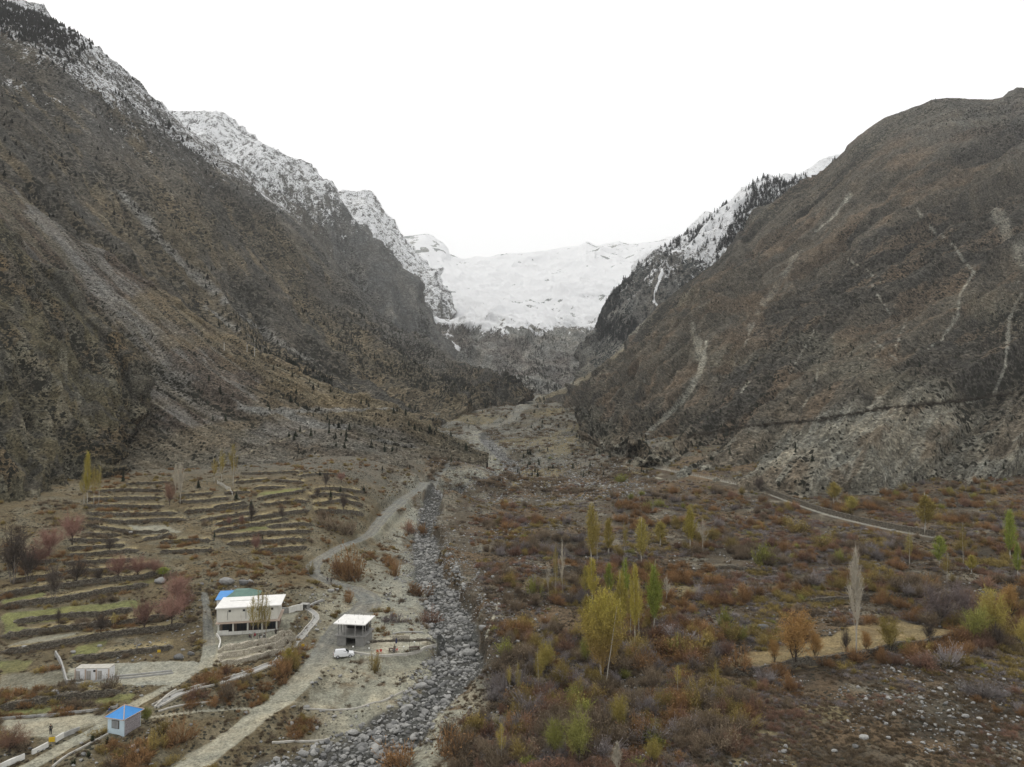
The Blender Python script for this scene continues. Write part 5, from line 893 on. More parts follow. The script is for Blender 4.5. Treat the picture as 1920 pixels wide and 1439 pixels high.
for a in [
 ('yellow willow', 1131, 1288, 1093, 84, 'tall yellow willow with two pale trunks, biggest tree on the valley floor'),
 ('golden poplar', 1100, 1190, 1108, 28, 'golden tree leaning against the left side of the big willow'),
 ('bare poplar', 1606, 1224, 1010, 27, 'tall pale leafless poplar standing alone in the tan field'),
 ('golden poplar', 1109, 1062, 931, 26, 'tall golden poplar farthest left behind the willow'), ('wispy poplar', 1119, 1060, 945, 16, 'thin pale-trunked poplar beside the tall golden one'),
 ('golden poplar', 1141, 1040, 968, 24, 'short golden poplar behind the willow'), ('golden poplar', 1203, 1060, 962, 30, 'orange-gold poplar right of the gap behind the willow'), ('golden poplar', 1238, 1025, 970, 26, 'small golden tree on the far flat'),
 ('wispy poplar', 1172, 1040, 972, 14, 'thin sapling between two golden poplars'), ('yellow poplar', 1294, 1030, 942, 26, 'yellow-green poplar on the middle flat'), ('wispy bare', 1318, 1035, 965, 20, 'pale bare sapling right of the yellow-green poplar'),
 ('yellow poplar', 1111, 1135, 1040, 24, 'yellow-tipped poplar just behind the willow, leftmost of the row'), ('golden poplar', 1098, 1125, 1055, 20, 'golden poplar at the left end of the row behind the willow'), ('lime poplar', 1142, 1125, 1048, 18, 'lime-tipped poplar second in the row behind the willow'), ('lime poplar', 1172, 1135, 1034, 22, 'lime poplar third in the row behind the willow'), ('yellow poplar', 1165, 1190, 1062, 30, 'golden-green poplar directly right of the big willow'), ('yellow poplar', 1191, 1215, 1046, 24, 'slim poplar with long pale trunk in the row'), ('wispy poplar', 1198, 1205, 1075, 22, 'thin-branched poplar beside the slim one'), ('lime poplar', 1226, 1185, 1040, 34, 'bright lime-green poplar at the right end of the row'), ('wispy poplar', 1182, 1205, 1085, 20, 'wispy sapling right of the big willow'), ('wispy bare', 1250, 1130, 1070, 18, 'pale bare sapling right of the bright lime poplar'),
 ('wispy bare', 1028, 1125, 1038, 10, 'very thin pale-trunked sapling above the stone bank'), ('wispy poplar', 1042, 1120, 1010, 12, 'thin sapling with yellow tuft above the stone bank'), ('wispy bare', 1054, 1120, 1002, 12, 'slender bare sapling, tallest of the three on the bank'),
 ('golden poplar', 1735, 1002, 918, 38, 'gold-crowned poplar with bare pale trunk behind the channel'), ('golden poplar', 1563, 945, 898, 26, 'rust-gold tree at the foot of the scree slope'), ('golden poplar', 1596, 965, 925, 22, 'small gold tree right of the one at the scree foot'), ('grey tree', 1423, 922, 893, 26, 'small bare tree beside the upper water channel'),
 ('lime poplar', 1894, 1052, 946, 26, 'lime-green poplar near the edge, taller of two'), ('lime poplar', 1908, 1085, 1010, 18, 'lime-green poplar in front of the taller one'), ('lime poplar', 1762, 1062, 998, 26, 'lime-green poplar above the scrub, left of the tall pair'), ('wispy poplar', 1705, 1060, 990, 18, 'thin pale-trunked poplar left of the lime one'), ('wispy poplar', 1806, 1060, 975, 16, 'thin pale-trunked poplar right of the lime one'), ('yellow poplar', 1822, 1075, 1038, 22, 'short yellow poplar right of the thin one'), ('wispy poplar', 1775, 1092, 1030, 20, 'pale-trunked yellow sapling in the dense scrub'),
 ('orange fan', 1492, 1240, 1148, 84, 'wide orange fan-shaped tree at the edge of the tan field'), ('orange fan', 1530, 1232, 1185, 34, 'small orange tree right of the fan-shaped one'), ('dark orchard', 1586, 1226, 1178, 22, 'small dark multi-stemmed tree left of the pale poplar'), ('olive willow', 1668, 1220, 1158, 50, 'tan twiggy tree on the near edge of the tan field'), ('orange fan', 1625, 1220, 1185, 26, 'small orange tree right of the pale poplar'), ('grey tree', 1742, 1205, 1168, 30, 'clump of thin bare saplings in the tan field'), ('orange fan', 1452, 1242, 1200, 26, 'low orange tree left of the fan-shaped one'),
 ('lilac tree', 1760, 1172, 1092, 92, 'wide bare purple-grey tree behind the tan field'), ('lilac tree', 1808, 1165, 1085, 46, 'bare silver tree right of the purple-grey one'), ('green willow', 1832, 1205, 1138, 58, 'fresh green willow right of the tan field'), ('olive willow', 1862, 1200, 1108, 56, 'olive-gold tree behind the fresh green willow'), ('orange fan', 1893, 1160, 1098, 50, 'rust-orange tree behind the olive one'), ('olive willow', 1925, 1230, 1160, 50, 'olive tree at the edge beyond the green willow'), ('dark orchard', 1870, 1215, 1170, 30, 'dark-stemmed small tree under the olive-gold tree'),
 ('green willow', 1040, 1418, 1350, 46, 'fresh green willow in the near scrub, smaller of two'), ('green willow', 1084, 1432, 1340, 58, 'fresh green willow in the near scrub, larger of two'), ('olive willow', 1161, 1378, 1305, 40, 'olive sapling behind the near green willows'), ('bare poplar', 1157, 1460, 1385, 20, 'pale bare poplar top at the near edge of the scrub'), ('olive willow', 1225, 1435, 1388, 40, 'pale olive bush-like tree in the near scrub'),
 ('wispy poplar', 1010, 1300, 1210, 20, 'thin-trunked sapling left of the willow, right of a pair'), ('olive willow', 1022, 1265, 1205, 44, 'olive-brown tree left of the big willow'), ('wispy poplar', 971, 1312, 1235, 14, 'slim sapling with yellow tuft above the riverbed bank'), ('wispy poplar', 955, 1300, 1240, 12, 'slim sapling left of the yellow-tufted one'), ('green willow', 1098, 1245, 1198, 26, 'small olive-green tree left of the willow trunks'), ('wispy poplar', 1271, 1300, 1240, 16, 'thin sapling in the rust scrub'), ('wispy poplar', 1342, 1300, 1235, 16, 'thin pale sapling right of the bright green bush'), ('wispy poplar', 940, 1430, 1345, 20, 'thin sapling in the near rust scrub'),
 ('yellow poplar', 164, 946, 838, 15, 'tall yellow-topped poplar at the foot of the crag'), ('wispy poplar', 157, 946, 878, 16, 'thin sapling left of the yellow-topped poplar'), ('wispy poplar', 176, 946, 870, 16, 'thin sapling right of the yellow-topped poplar'), ('wispy poplar', 185, 944, 860, 14, 'faint tall sapling right of the crag poplars'), ('bare poplar', 329, 925, 865, 10, 'shorter of two pale bare poplars on the top terraces'), ('bare poplar', 338, 945, 860, 12, 'taller of two pale bare poplars on the top terraces'),
 ('wispy poplar', 416, 905, 832, 16, 'faint golden poplar above the picket fence'), ('wispy poplar', 437, 912, 820, 18, 'tall faint golden poplar beside the picket fence'), ('wispy poplar', 402, 905, 852, 14, 'small faint poplar left of the picket fence'),
 ('wispy poplar', 474, 1204, 1105, 20, 'thin yellowish poplar in front of the white building, left of four'), ('wispy poplar', 484, 1206, 1095, 14, 'second thin poplar in front of the white building'), ('wispy poplar', 499, 1212, 1098, 18, 'fullest yellow poplar in front of the white building'), ('wispy poplar', 492, 1202, 1100, 18, 'third thin poplar in front of the white building'),
 ('red orchard', 135, 1022, 960, 56, 'red-brown orchard tree at the foot of the crag'), ('red orchard', 92, 1042, 985, 54, 'red-brown orchard tree on the dark bank'), ('red orchard', 68, 1068, 1015, 56, 'red-brown orchard tree below the two uphill ones'), ('grey tree', 24, 1095, 990, 60, 'big bare grey tree at the foot of the crag'), ('grey tree', 52, 1092, 1030, 40, 'bare grey tree right of the big one'), ('grey tree', 101, 1128, 1058, 36, 'dense grey-brown tree on the green terrace'), ('dark orchard', 144, 1096, 1046, 42, 'dark bare orchard tree with forked trunk'), ('dark orchard', 186, 1091, 1065, 24, 'small leaning dark orchard tree'), ('red orchard', 222, 1087, 1036, 44, 'reddish orchard tree in the middle of the row'), ('red orchard', 258, 1083, 1040, 46, 'reddish leaning orchard tree, right end of the row'), ('dark orchard', 205, 1038, 1008, 22, 'small dark tree on the upper terrace'),
 ('red orchard', 290, 1078, 1045, 34, 'reddish tree at the end of the terrace'), ('rust orchard', 318, 948, 902, 26, 'rust-red tree below the two bare poplars'), ('red orchard', 271, 1178, 1122, 52, 'spreading pinkish tree on the lower terrace wall'), ('red orchard', 322, 1170, 1112, 62, 'dense pinkish tree beside the gravel path'), ('red orchard', 333, 1128, 1074, 60, 'pink-brown tree above the gravel path'), ('red orchard', 345, 1150, 1098, 44, 'pink-brown tree hanging over the gravel path'), ('dark orchard', 189, 1190, 1148, 38, 'small dark orchard tree on the lower terrace'), ('wispy poplar', 213, 1178, 1145, 14, 'thin yellowish sapling on the lower terrace'), ('dark orchard', 110, 1172, 1140, 16, 'faint bare sapling on the lower terrace'), ('wispy bare', 256, 1216, 1190, 12, 'thin sapling in the brown terrace field'),
 ('rust orchard', 18, 1412, 1358, 66, 'red twiggy tree at the near left edge'), ('red orchard', 480, 1036, 1000, 26, 'pinkish-red tree on the lowest right terrace'), ('red orchard', 430, 985, 968, 14, 'small pinkish tree on the right terraces'), ('red orchard', 453, 982, 964, 14, 'second small pinkish tree on the right terraces'), ('dark orchard', 529, 975, 945, 16, 'thin dark tree on the right terraces'), ('dark orchard', 471, 982, 945, 18, 'dark slim tree beside the evergreen bush'), ('dark orchard', 644, 962, 920, 16, 'bare slim tree on the top right terrace'), ('dark orchard', 611, 915, 880, 18, 'bare tree above the top terraces'), ('dark orchard', 595, 935, 910, 12, 'faint bare tree left of the evergreen'), ('red orchard', 640, 905, 884, 22, 'low reddish tree above the top terraces'),
 ('green willow', 275, 1356, 1325, 26, 'small yellow-green tree behind the blue hut'), ('yellow poplar', 541, 1240, 1212, 20, 'yellow-green shrubby tree beside the stone steps'), ('lime poplar', 305, 1080, 1062, 26, 'olive-green shrubby tree above the pink ones')]: tree(*a)

# conifers
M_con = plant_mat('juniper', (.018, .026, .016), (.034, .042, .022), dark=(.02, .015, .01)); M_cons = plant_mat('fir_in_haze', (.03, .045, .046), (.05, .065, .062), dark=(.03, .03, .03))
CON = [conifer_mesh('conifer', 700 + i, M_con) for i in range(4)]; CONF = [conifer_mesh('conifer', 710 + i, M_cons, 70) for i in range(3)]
def conifer(P, h, w, label, group=None, m=CON):
    o = link(bpy.data.objects.new('conifer', m[random.randrange(len(m))])); o.location = P; o.scale = (h * w, h * w, h); o.rotation_euler = (0, 0, random.uniform(0, 6.28)); tag(o, label, 'conifer', group)
for px, py, h, w, lb in [(620, 934, 15, 1.3, 'dark green cypress on the terraces, middle of three'), (638, 923, 11, 1.6, 'small round cypress behind the middle one'), (682, 923, 13, 1.5, 'dark cypress beside the bare rectangular plot'), (443, 937, 16, 1.5, 'dark conifer beside the picket fence'), (471, 954, 16, 1.6, 'dark evergreen below the conifer at the fence'),
   (231, 903, 20, 1.0, 'dark narrow conifer above the terraces'), (402, 1008, 12, 1.0, 'small dark conifer on the left of the right terraces'), (492, 1011, 10, 1.0, 'small dark conifer beside the pinkish tree'), (372, 915, 16, 1.4, 'dark evergreen bush on the top terraces'), (600, 892, 10, 1.2, 'small dark conifer above the bare tree'),
   (846, 867, 13, 1.0, 'dark conifer on the road shelf, left of two'), (905, 867, 12, 1.1, 'dark conifer at the end of the road spur'), (768, 880, 9, 1.2, 'small conifer above the road cutting'), (717, 882, 9, 1.2, 'small conifer left of the road cutting')]:
    P = hit(px, py); conifer(P, h * P[1] / F, w, lb)
def slope_trees(I, n, hm, m, name, label, count, px0, px1, py0, py1, dens=None, lift=0.0, keep=None):
    """trees over a mountain flank inside a stretch of the picture; the largest in view as objects, the rest one stuff"""
    k = int(np.nonzero(I['vc'] <= I['crest'] + .02)[0][-1]) + 1; px, py = I['px'][:k], I['py'][:k]; P = I['P'][:k]
    dA = np.abs(np.gradient(px, axis=1) * np.gradient(py, axis=0) - np.gradient(px, axis=0) * np.gradient(py, axis=1)) * ((px > px0) & (px < px1) & (py > py0) & (py < py1))
    if dens is not None: dA = dA * dens(px, py, P, I['al'][:k], I['up'][:k])
    w = dA.ravel() / dA.sum(); ii = rng.choice(len(w), n, p=w, replace=False if (w > 0).sum() > n else True); Q = P.reshape(-1, 3)[ii] + rng.normal(0, 1, (n, 3)) * [1.5, 1.5, 0]; Q[:, 2] -= hm * .04
    h = hm * rng.uniform(.45, 1.25, n); o = np.argsort(Q[:, 1] / h)
    for i in o[:count]: conifer(Q[i], h[i], rng.uniform(.9, 1.5), label[0], label[1], m)
    r_ = o[count:]
    if len(r_): ww = h[r_] * rng.uniform(.9, 1.5, len(r_)); scatter(name, Q[r_], yaw(len(r_)), np.stack([ww, ww, h[r_]], -1), rng.integers(0, len(m), len(r_)), m, label[2])
slope_trees(scree, 90, 4.6, CON, 'conifer_scatter', ('dark conifer dotted on the tan scree slope above the terraces', 'conifers dotted on the left scree slope', 'small dark conifers on the left scree slope'), 60, 380, 900, 600, 850, lambda px, py, P, a, u: ss(.42, .6, fbm(a / 25, u / 25, 801, 3)) * ss(330, 700, px) + .02)
def dl(px, py, P, a, u): return ss(.45, .6, fbm(a / 90, u / 90, 802, 4)) * (.03 + ss(480, 700, py) * ss(350, 700, px)) + .012
slope_trees(leftm, 6000, 5.5, CON, 'hillside_conifers', ('dark conifer on the brown spur of the left mountain', 'conifers on the left mountain', 'dark conifers and junipers thinly covering the left mountain'), 60, -20, 985, -20, 800, dl)
slope_trees(leftm, 2300, 10, CON, 'crest_forest', ('dark fir on the snowy crest of the left mountain', 'firs on the left mountain crest', 'dark fir forest along the snowy crest'), 10, -20, 560, -20, 430, lambda px, py, P, a, u: ss(-75, -4, np.interp(px, [0, 145, 320, 570], [0, 64, 213, 425]) - py) * (.35 * ss(.4, .6, fbm(a / 100, u / 60, 803, 3)) * ss(520, 300, px) + 1.6 * ss(170, 90, px)))
slope_trees(farright, 5200, 16, CONF, 'far_forest', ('', '', 'blue-green firs over the snowy slope of the far right mountain'), 0, 1120, 1620, 270, 640, lambda px, py, P, a, u: ss(.44, .56, fbm(a / 130, u / 220, 804, 4)) + .08)
slope_trees(shoulder, 160, 9, CON, 'shoulder_junipers', ('dark juniper on the low shoulder right of the stream', 'junipers on the low right shoulder', 'dark junipers on the low right shoulder'), 20, 1000, 1260, 600, 820)
slope_trees(rightm, 700, 3.6, CON, 'right_junipers', ('dark juniper dotted on the brown right mountain', 'junipers on the right mountain', 'dark junipers dotted over the right mountain'), 25, 1080, 1925, 160, 880, lambda px, py, P, a, u: .15 + ss(.5, .62, fbm(a / 120, u / 120, 805, 3)))
n = 420; u = rng.uniform(-.07, .19, n); ys = 440 * np.exp(rng.uniform(0, 1.1, n)); xs = u * ys; k = fbm(xs / 40, ys / 40, 806, 3) > .45; Q = np.stack([xs, ys, gz(xs, ys)], -1)[k]; h = rng.uniform(2.5, 6.5, len(Q))
o = np.argsort(Q[:, 1] / h); h *= .7
for i in o[:90]: conifer(Q[i], h[i], rng.uniform(.9, 1.6), 'dark conifer among the boulders of the upper valley floor', 'conifers on the upper valley floor')
r_ = o[90:]; scatter('valley_conifers', Q[r_], yaw(len(r_)), np.stack([h[r_], h[r_], h[r_]], -1), rng.integers(0, 4, len(r_)), CON, 'small dark conifers far up the valley floor')
slope_trees(head, 1500, 8, CON, 'headwall_trees', ('', '', 'dark trees on the grey headwall and its fan'), 0, 860, 1130, 615, 735, lambda px, py, P, a, u: ss(.45, .58, fbm(a / 110, u / 160, 807, 4)))

n = 5000; u = rng.uniform(-.12, .2, n); ys = 400 * np.exp(rng.uniform(0, 1.3, n)); xs = u * ys; k = clear(xs, ys, wash, .5) & (fbm(xs / 22, ys / 30, 808, 4) > .49); xs, ys = xs[k], ys[k]; n = len(xs); s_ = 1.0 + 2.2 * rng.random(n) ** 2
scatter('valley_scrub', np.stack([xs, ys, gz(xs, ys) - .1], -1), yaw(n), np.stack([s_ * 1.6, s_ * 1.6, s_ * .8], -1), rng.integers(0, 4, n), SH['brown'], 'low dark scrub over the upper valley floor')
# hedge along the hillside irrigation line
Q = []
hl = [(1130, 846), (1190, 838), (1260, 823), (1330, 812), (1400, 800), (1470, 793), (1530, 788), (1600, 777), (1640, 768), (1750, 757), (1830, 748), (1925, 735)]
for px in np.arange(1135, 1925, 2.6): Q.append(on_patch(rightm, px, np.interp(px, [a[0] for a in hl], [a[1] for a in hl]) + rng.normal(0, 1.2)))
Q = np.array(Q) + rng.normal(0, .8, (len(Q), 3)) * [1, 1, 0]; n = len(Q); s_ = rng.uniform(.8, 2.1, n); Q[:, 2] -= .3
M_hedge = plant_mat('hedge_twigs', (.07, .06, .048), (.11, .095, .07)); scatter('hillside_hedge', Q, yaw(n), np.stack([s_ * 1.5, s_ * 1.5, s_], -1), rng.integers(0, 3, n), [shrub_mesh('hedge_bush', 900 + j, M_hedge) for j in range(3)], 'dark hedge following the irrigation line across the right hillside')

# ================================================================== WALLS, KERBS, CHANNELS
def stone_mat(name, a, b, sc=2.2):
    t = NT(name, .95, .1); co = t.mapp(t.coord(), (1, 1, 1.7)); v = t.n('ShaderNodeTexVoronoi'); t.l(co, v.inputs['Vector']); v.inputs['Scale'].default_value = sc
    v2 = t.n('ShaderNodeTexVoronoi', feature='DISTANCE_TO_EDGE'); t.l(co, v2.inputs['Vector']); v2.inputs['Scale'].default_value = sc
    s_ = t.n('ShaderNodeSeparateColor'); t.l(v.outputs['Color'], s_.inputs[0]); c = t.mix(s_.outputs[0], a, b); e = t.rng(v2.outputs[0], .0, .09); c = t.scale(c, t.rng(e, 0, 1, .25, 1.0))
    c = t.scale(c, t.rng(t.noise(co, 7, 4, .7), .3, .7, .75, 1.2)); t.bump(e, .08); return t.color(c)
M_dry = stone_mat('dry_stone', (.085, .072, .055), (.20, .18, .145)); M_paleStone = stone_mat('pale_stone', (.40, .36, .28), (.58, .53, .43), 2.6)
M_conc = paint('concrete', (.34, .335, .315), .9, .25, .8, .02, (.17, .165, .15)); M_white = paint('whitewash', (.66, .65, .60), .85, .18, .6, .01, (.42, .39, .33)); M_kerb = paint('pale_kerb', (.46, .44, .39), .9, .25, 1.2)
def wall_obj(name, P, th, mat, label, cat='wall', group=None, h=None, cap=.15, rough=.12, foot=.3):
    """a wall following a world polyline; h=None holds up the terrace behind it"""
    n = len(P); d = np.gradient(P[:, :2], axis=0); d /= np.linalg.norm(d, axis=1, keepdims=True) + 1e-9; nn = np.stack([-d[:, 1], d[:, 0]], -1)
    a = P[:, :2] - nn * th / 2; b = P[:, :2] + nn * th / 2; za = gz(*(P[:, :2] - nn * (th / 2 + .35)).T); zb = gz(*(P[:, :2] + nn * (th / 2 + .35)).T)
    zt = np.maximum(za, zb) + cap if h is None else (za + zb) / 2 + h
    if h is not None:
        for _ in range(3): zt[1:-1] = (zt[:-2] + 2 * zt[1:-1] + zt[2:]) / 4
    j = rng.normal(0, rough, (4, n)); zt1 = zt + j[0]; zt2 = zt + j[1]; lo = np.minimum(za, zb) - foot
    V = np.concatenate([np.column_stack([a - nn * .08, lo]), np.column_stack([a + nn * j[2][:, None] * .4, zt1]), np.column_stack([b + nn * j[3][:, None] * .4, zt2]), np.column_stack([b + nn * .08, lo])])
    q = np.arange(n - 1); fs = []
    for k in range(3): fs.append(np.stack([k * n + q, k * n + q + 1, (k + 1) * n + q + 1, (k + 1) * n + q], -1))
    fs.append([[0, n, 2 * n, 3 * n], [n - 1, 4 * n - 1, 3 * n - 1, 2 * n - 1]])
    o = link(bpy.data.objects.new(name, mesh_np(name, V, np.concatenate(fs), mat))); return tag(o, label, cat, group, 'thing')
def fine(P, step):
    c = np.concatenate([[0], np.cumsum(np.linalg.norm(np.diff(P[:, :2], axis=0), axis=1))]); t = np.linspace(0, c[-1], max(int(c[-1] / step), 2)); return np.stack([np.interp(t, c, P[:, k]) for k in range(P.shape[1])], -1)
NL = 49; where = ['on the upper left terraces', 'on the lower left terraces', 'on the right-hand terraces', 'across the scrub flat']
def _grp(P):
    mx_, my_ = proj(np.array([P[len(P) // 2, 0], P[len(P) // 2, 1], float(gz(P[len(P) // 2, 0], P[len(P) // 2, 1]))])); return (where[3] if mx_ > 900 else (where[2] if mx_ > 365 else (where[0] if my_ < 1045 else where[1]))), float(my_)
_rank = {}
for g_ in where:
    for r__, k__ in enumerate(sorted([k for k in range(len(WPOLY) - 3) if _grp(WPOLY[k])[0] == g_], key=lambda k: _grp(WPOLY[k])[1])): _rank[k__] = r__ + 1
def ordn(n): return ['first', 'second', 'third', 'fourth', 'fifth', 'sixth', 'seventh', 'eighth', 'ninth', 'tenth'][n - 1] if n <= 10 else '%d%s' % (n, {1: 'st', 2: 'nd', 3: 'rd'}.get(n % 10 if n > 20 else 0, 'th'))
for i, P in enumerate(WPOLY):
    if i >= len(WPOLY) - 3: wall_obj('stone_wall', fine(P, .8), .8, M_paleStone, ['upper', 'middle', 'lowest'][i - len(WPOLY) + 3] + ' pale stone retaining wall below the white building'); continue
    mx_, my_ = proj(np.array([P[len(P) // 2, 0], P[len(P) // 2, 1], float(gz(P[len(P) // 2, 0], P[len(P) // 2, 1]))]))
    g = where[3] if mx_ > 900 else (where[2] if mx_ > 365 else (where[0] if my_ < 1045 else where[1]))
    lb = {18: 'pale stone wall along the back of the gravel yard', 19: 'long scrubby stone wall above the lower yard', 13: 'dry stone wall above the narrow green terrace', 14: 'dry stone wall between the two green terraces', 52: 'dark hedge-grown stone wall behind the pale poplar', 53: 'dark stone wall below the tan field', 54: 'short wall left of the golden poplar row'}.get(i, 'dark dry stone wall, ' + ordn(_rank[i]) + ' from the top ' + g)
    wall_obj('stone_wall', fine(P, .9), .7, M_dry, lb, 'wall', 'dry stone walls ' + g)
def line(pts): return fine(wpoly(pts, 4), .5)
for nm, pts, th, h, mat, lb in [
 ('kerb', [(98, 1439), (130, 1415), (165, 1396), (203, 1377)], .25, .25, M_kerb, 'thin pale kerb along the hut lawn'), ('kerb', [(290, 1328), (305, 1312), (322, 1299), (330, 1295)], .3, .35, M_kerb, 'pale kerb joining the road to the water channel'),
 ('kerb', [(297, 1335), (325, 1325), (350, 1321), (400, 1317)], .25, .2, M_kerb, 'thin pale kerb curving over the grass bank'), ('yard_wall', [(0, 1350), (60, 1345), (120, 1340), (180, 1333), (220, 1327)], .2, .4, M_conc, 'long low concrete wall behind the lower yard'),
 ('yard_wall', [(126, 1284), (121, 1268), (117, 1250), (104, 1228)], .3, .9, M_conc, 'concrete wall running up beside the white toilet block'), ('kerb', [(128, 1283), (200, 1276), (260, 1270), (325, 1263)], .3, .3, M_conc, 'concrete kerb in front of the toilet block'), ('kerb', [(128, 1278), (200, 1271), (260, 1266), (322, 1259)], .25, .3, M_conc, 'second concrete kerb just behind the first'),
 ('sign_wall', [(0, 1443), (22, 1433), (46, 1423)], .25, .9, M_white, 'white painted roadside wall with grey marks, nearest the corner'), ('sign_wall', [(60, 1415), (75, 1408), (90, 1400)], .25, .8, M_white, 'white painted roadside wall beside the yellow board'), ('sign_wall', [(104, 1392), (112, 1387), (119, 1383)], .25, .9, M_white, 'short bright white roadside wall above the yellow board'), ('yard_wall', [(119, 1383), (135, 1376), (149, 1371)], .25, .8, M_conc, 'grey wall continuing the short white roadside wall'),
 ('painted_wall', [(541, 1150), (552, 1147), (567, 1144)], .3, 1.6, M_white, 'white painted boundary wall right of the white building'), ('boundary_wall', [(528, 1150), (535, 1150), (540, 1150)], .3, 1.5, M_conc, 'grey wall between the building and the painted wall'), ('boundary_wall', [(575, 1141), (590, 1132), (606, 1127)], .5, .5, M_conc, 'concrete ramp wall rising to the road'),
 ('boundary_wall', [(406, 1192), (414, 1200), (413, 1212), (410, 1220)], .25, .6, M_white, 'low white wall at the left corner of the building yard'),
 ('terrace_parapet', [(660, 1224), (675, 1228), (690, 1230), (715, 1232), (740, 1232), (765, 1230), (790, 1225), (818, 1209)], .35, .45, M_kerb, 'curved pale parapet round the picnic terrace'), ('yard_wall', [(692, 1206), (720, 1203), (760, 1203), (800, 1204), (816, 1208)], .4, .5, M_dry, 'low stone wall behind the picnic terrace'),
 ('boundary_wall', [(736, 1201), (768, 1201)], .4, 1.3, M_paleStone, 'pale plastered wall behind the picnic terrace'), ('kerb', [(736, 1190), (760, 1187), (793, 1187)], .4, .3, M_conc, 'concrete strip behind the pale plastered wall'),
 ('pool_kerb', [(568, 1330), (600, 1330), (640, 1334), (662, 1331), (700, 1320), (757, 1297)], .22, .25, M_kerb, 'pale concrete edge of the drained pool'), ('kerb', [(510, 1394), (545, 1391), (600, 1392), (618, 1387)], .25, .3, M_kerb, 'pale edge of the small terrace beside the river'),
 ('channel_wall', [(1430, 917), (1500, 942), (1560, 962), (1620, 977), (1690, 992), (1752, 1003)], 1.2, 1.5, M_dry, 'long dark stone bank above the valley water channel'), ('stone_bank', [(840, 1000), (850, 1040), (870, 1085)], .8, .4, M_dry, 'low line of dark stones along the upper riverbed')]:
    P = line(pts)
    if h < .5 and nm != 'stone_bank': P = P[:]
    wall_obj(nm, P, th, mat, lb, 'kerb' if 'kerb' in nm else 'wall', h=h, rough=.015 if mat is not M_dry else .12)
def channel(pts, w, label):
    P = line(pts); r_ = empty('water_channel', (0, 0, 0), 0, label, 'channel'); d = np.gradient(P[:, :2], axis=0); d /= np.linalg.norm(d, axis=1, keepdims=True); nn = np.stack([-d[:, 1], d[:, 0]], -1)
    for s in (-1, 1):
        Q = P.copy(); Q[:, :2] += nn * s * w / 2; o = wall_obj('side_wall', Q, .2, M_kerb, None, None, h=.32, rough=.01); o.parent = r_
    n = len(P); z = gz(P[:, 0], P[:, 1]) + .12; V = np.concatenate([np.column_stack([P[:, :2] - nn * (w / 2 - .1), z]), np.column_stack([P[:, :2] + nn * (w / 2 - .1), z])]); q = np.arange(n - 1)
    link(bpy.data.objects.new('bed', mesh_np('bed', V, np.stack([q, q + 1, n + q + 1, n + q], -1), M_conc)), r_)
channel([(290, 1326), (330, 1301), (380, 1288), (430, 1273), (480, 1259), (522, 1242)], 1.5, 'long straight concrete water channel above the dirt road')
channel([(522, 1240), (540, 1222), (554, 1207), (575, 1183), (592, 1165), (600, 1153), (588, 1148), (576, 1143)], 1.6, 'concrete water channel bending round below the white building')

# ================================================================== BUILDINGS
M_cream = paint('cream_plaster', (.60, .585, .52), .85, .12, .5, .01, (.38, .34, .27)); M_roofw = paint('white_roof', (.72, .71, .68), .8, .12, .5); M_blue = paint('blue_sheet', (.045, .235, .56), .55, .12, 1.0); M_teal = paint('green_sheet', (.10, .19, .155), .6, .25, 1.0, 0, (.16, .14, .11))
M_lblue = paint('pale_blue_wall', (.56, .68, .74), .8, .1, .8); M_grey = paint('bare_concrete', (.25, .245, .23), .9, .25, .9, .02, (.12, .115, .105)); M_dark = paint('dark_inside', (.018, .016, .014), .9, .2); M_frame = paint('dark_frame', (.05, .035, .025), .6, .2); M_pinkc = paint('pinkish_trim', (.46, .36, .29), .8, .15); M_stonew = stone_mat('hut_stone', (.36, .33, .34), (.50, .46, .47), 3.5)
t = NT('window_glass', .12, .5); M_glass = t.color((.03, .035, .04))
M_rail = paint('rail_metal', (.30, .29, .27), .5, .1)
def frustum(bm, x0, x1, y0, y1, z0, rx, ry, z1):
    """hip roof from a rectangle up to a ridge rectangle inset by rx, ry"""
    b = [bm.verts.new((x, y, z0)) for x, y in ((x0, y0), (x1, y0), (x1, y1), (x0, y1))]; tq = [bm.verts.new((x, y, z1)) for x, y in ((x0 + rx, y0 + ry), (x1 - rx, y0 + ry), (x1 - rx, y1 - ry), (x0 + rx, y1 - ry))]
    bm.faces.new(b[::-1]); bm.faces.new(tq)
    for i in range(4): bm.faces.new((b[i], b[(i + 1) % 4], tq[(i + 1) % 4], tq[i]))
# --- white two-storey building
h = hit(407, 1193); W_, D_ = 14.2, 8.5; ry = R(11)
hs = empty('guest_house', (h[0], h[1], h[2]), ry, 'cream two-storey building with open verandah, flat white roof and blue-green rear roof', 'building'); hs['label'] = 'cream two-storey building with verandah and a blue-green roof behind it'
G1, T1 = 3.1, 6.7
def f(bm):
    bx(bm, (W_ / 2, D_ / 2 + 1.25, (G1 + T1) / 2), (W_, D_ - 2.5 + 2.5, T1 - G1)); bx(bm, (W_ / 2, D_ / 2 + 2.4, G1 / 2 - .3), (W_ - .1, D_ - 2.4, G1 + .6))
def box_part(nm, mat, lst, par=hs, bev=0): return part(par, nm, lambda bm: [bx(bm, c, s) for c, s in lst], mat, bevel=bev)
w1 = box_part('upper_wall', M_cream, [((W_ / 2, D_ / 2, (G1 + T1) / 2 + .1), (W_, D_, T1 - G1 - .2))])
box_part('lower_wall', paint('verandah_wall_shaded', (.17, .13, .10), .8, .3, 1.2), [((W_ / 2, D_ / 2 + 1.4, G1 / 2 - .4), (W_ - .3, D_ - 2.8, G1 + .8))])  # wall colour darkened: verandah shade put in, along with the dark glass front
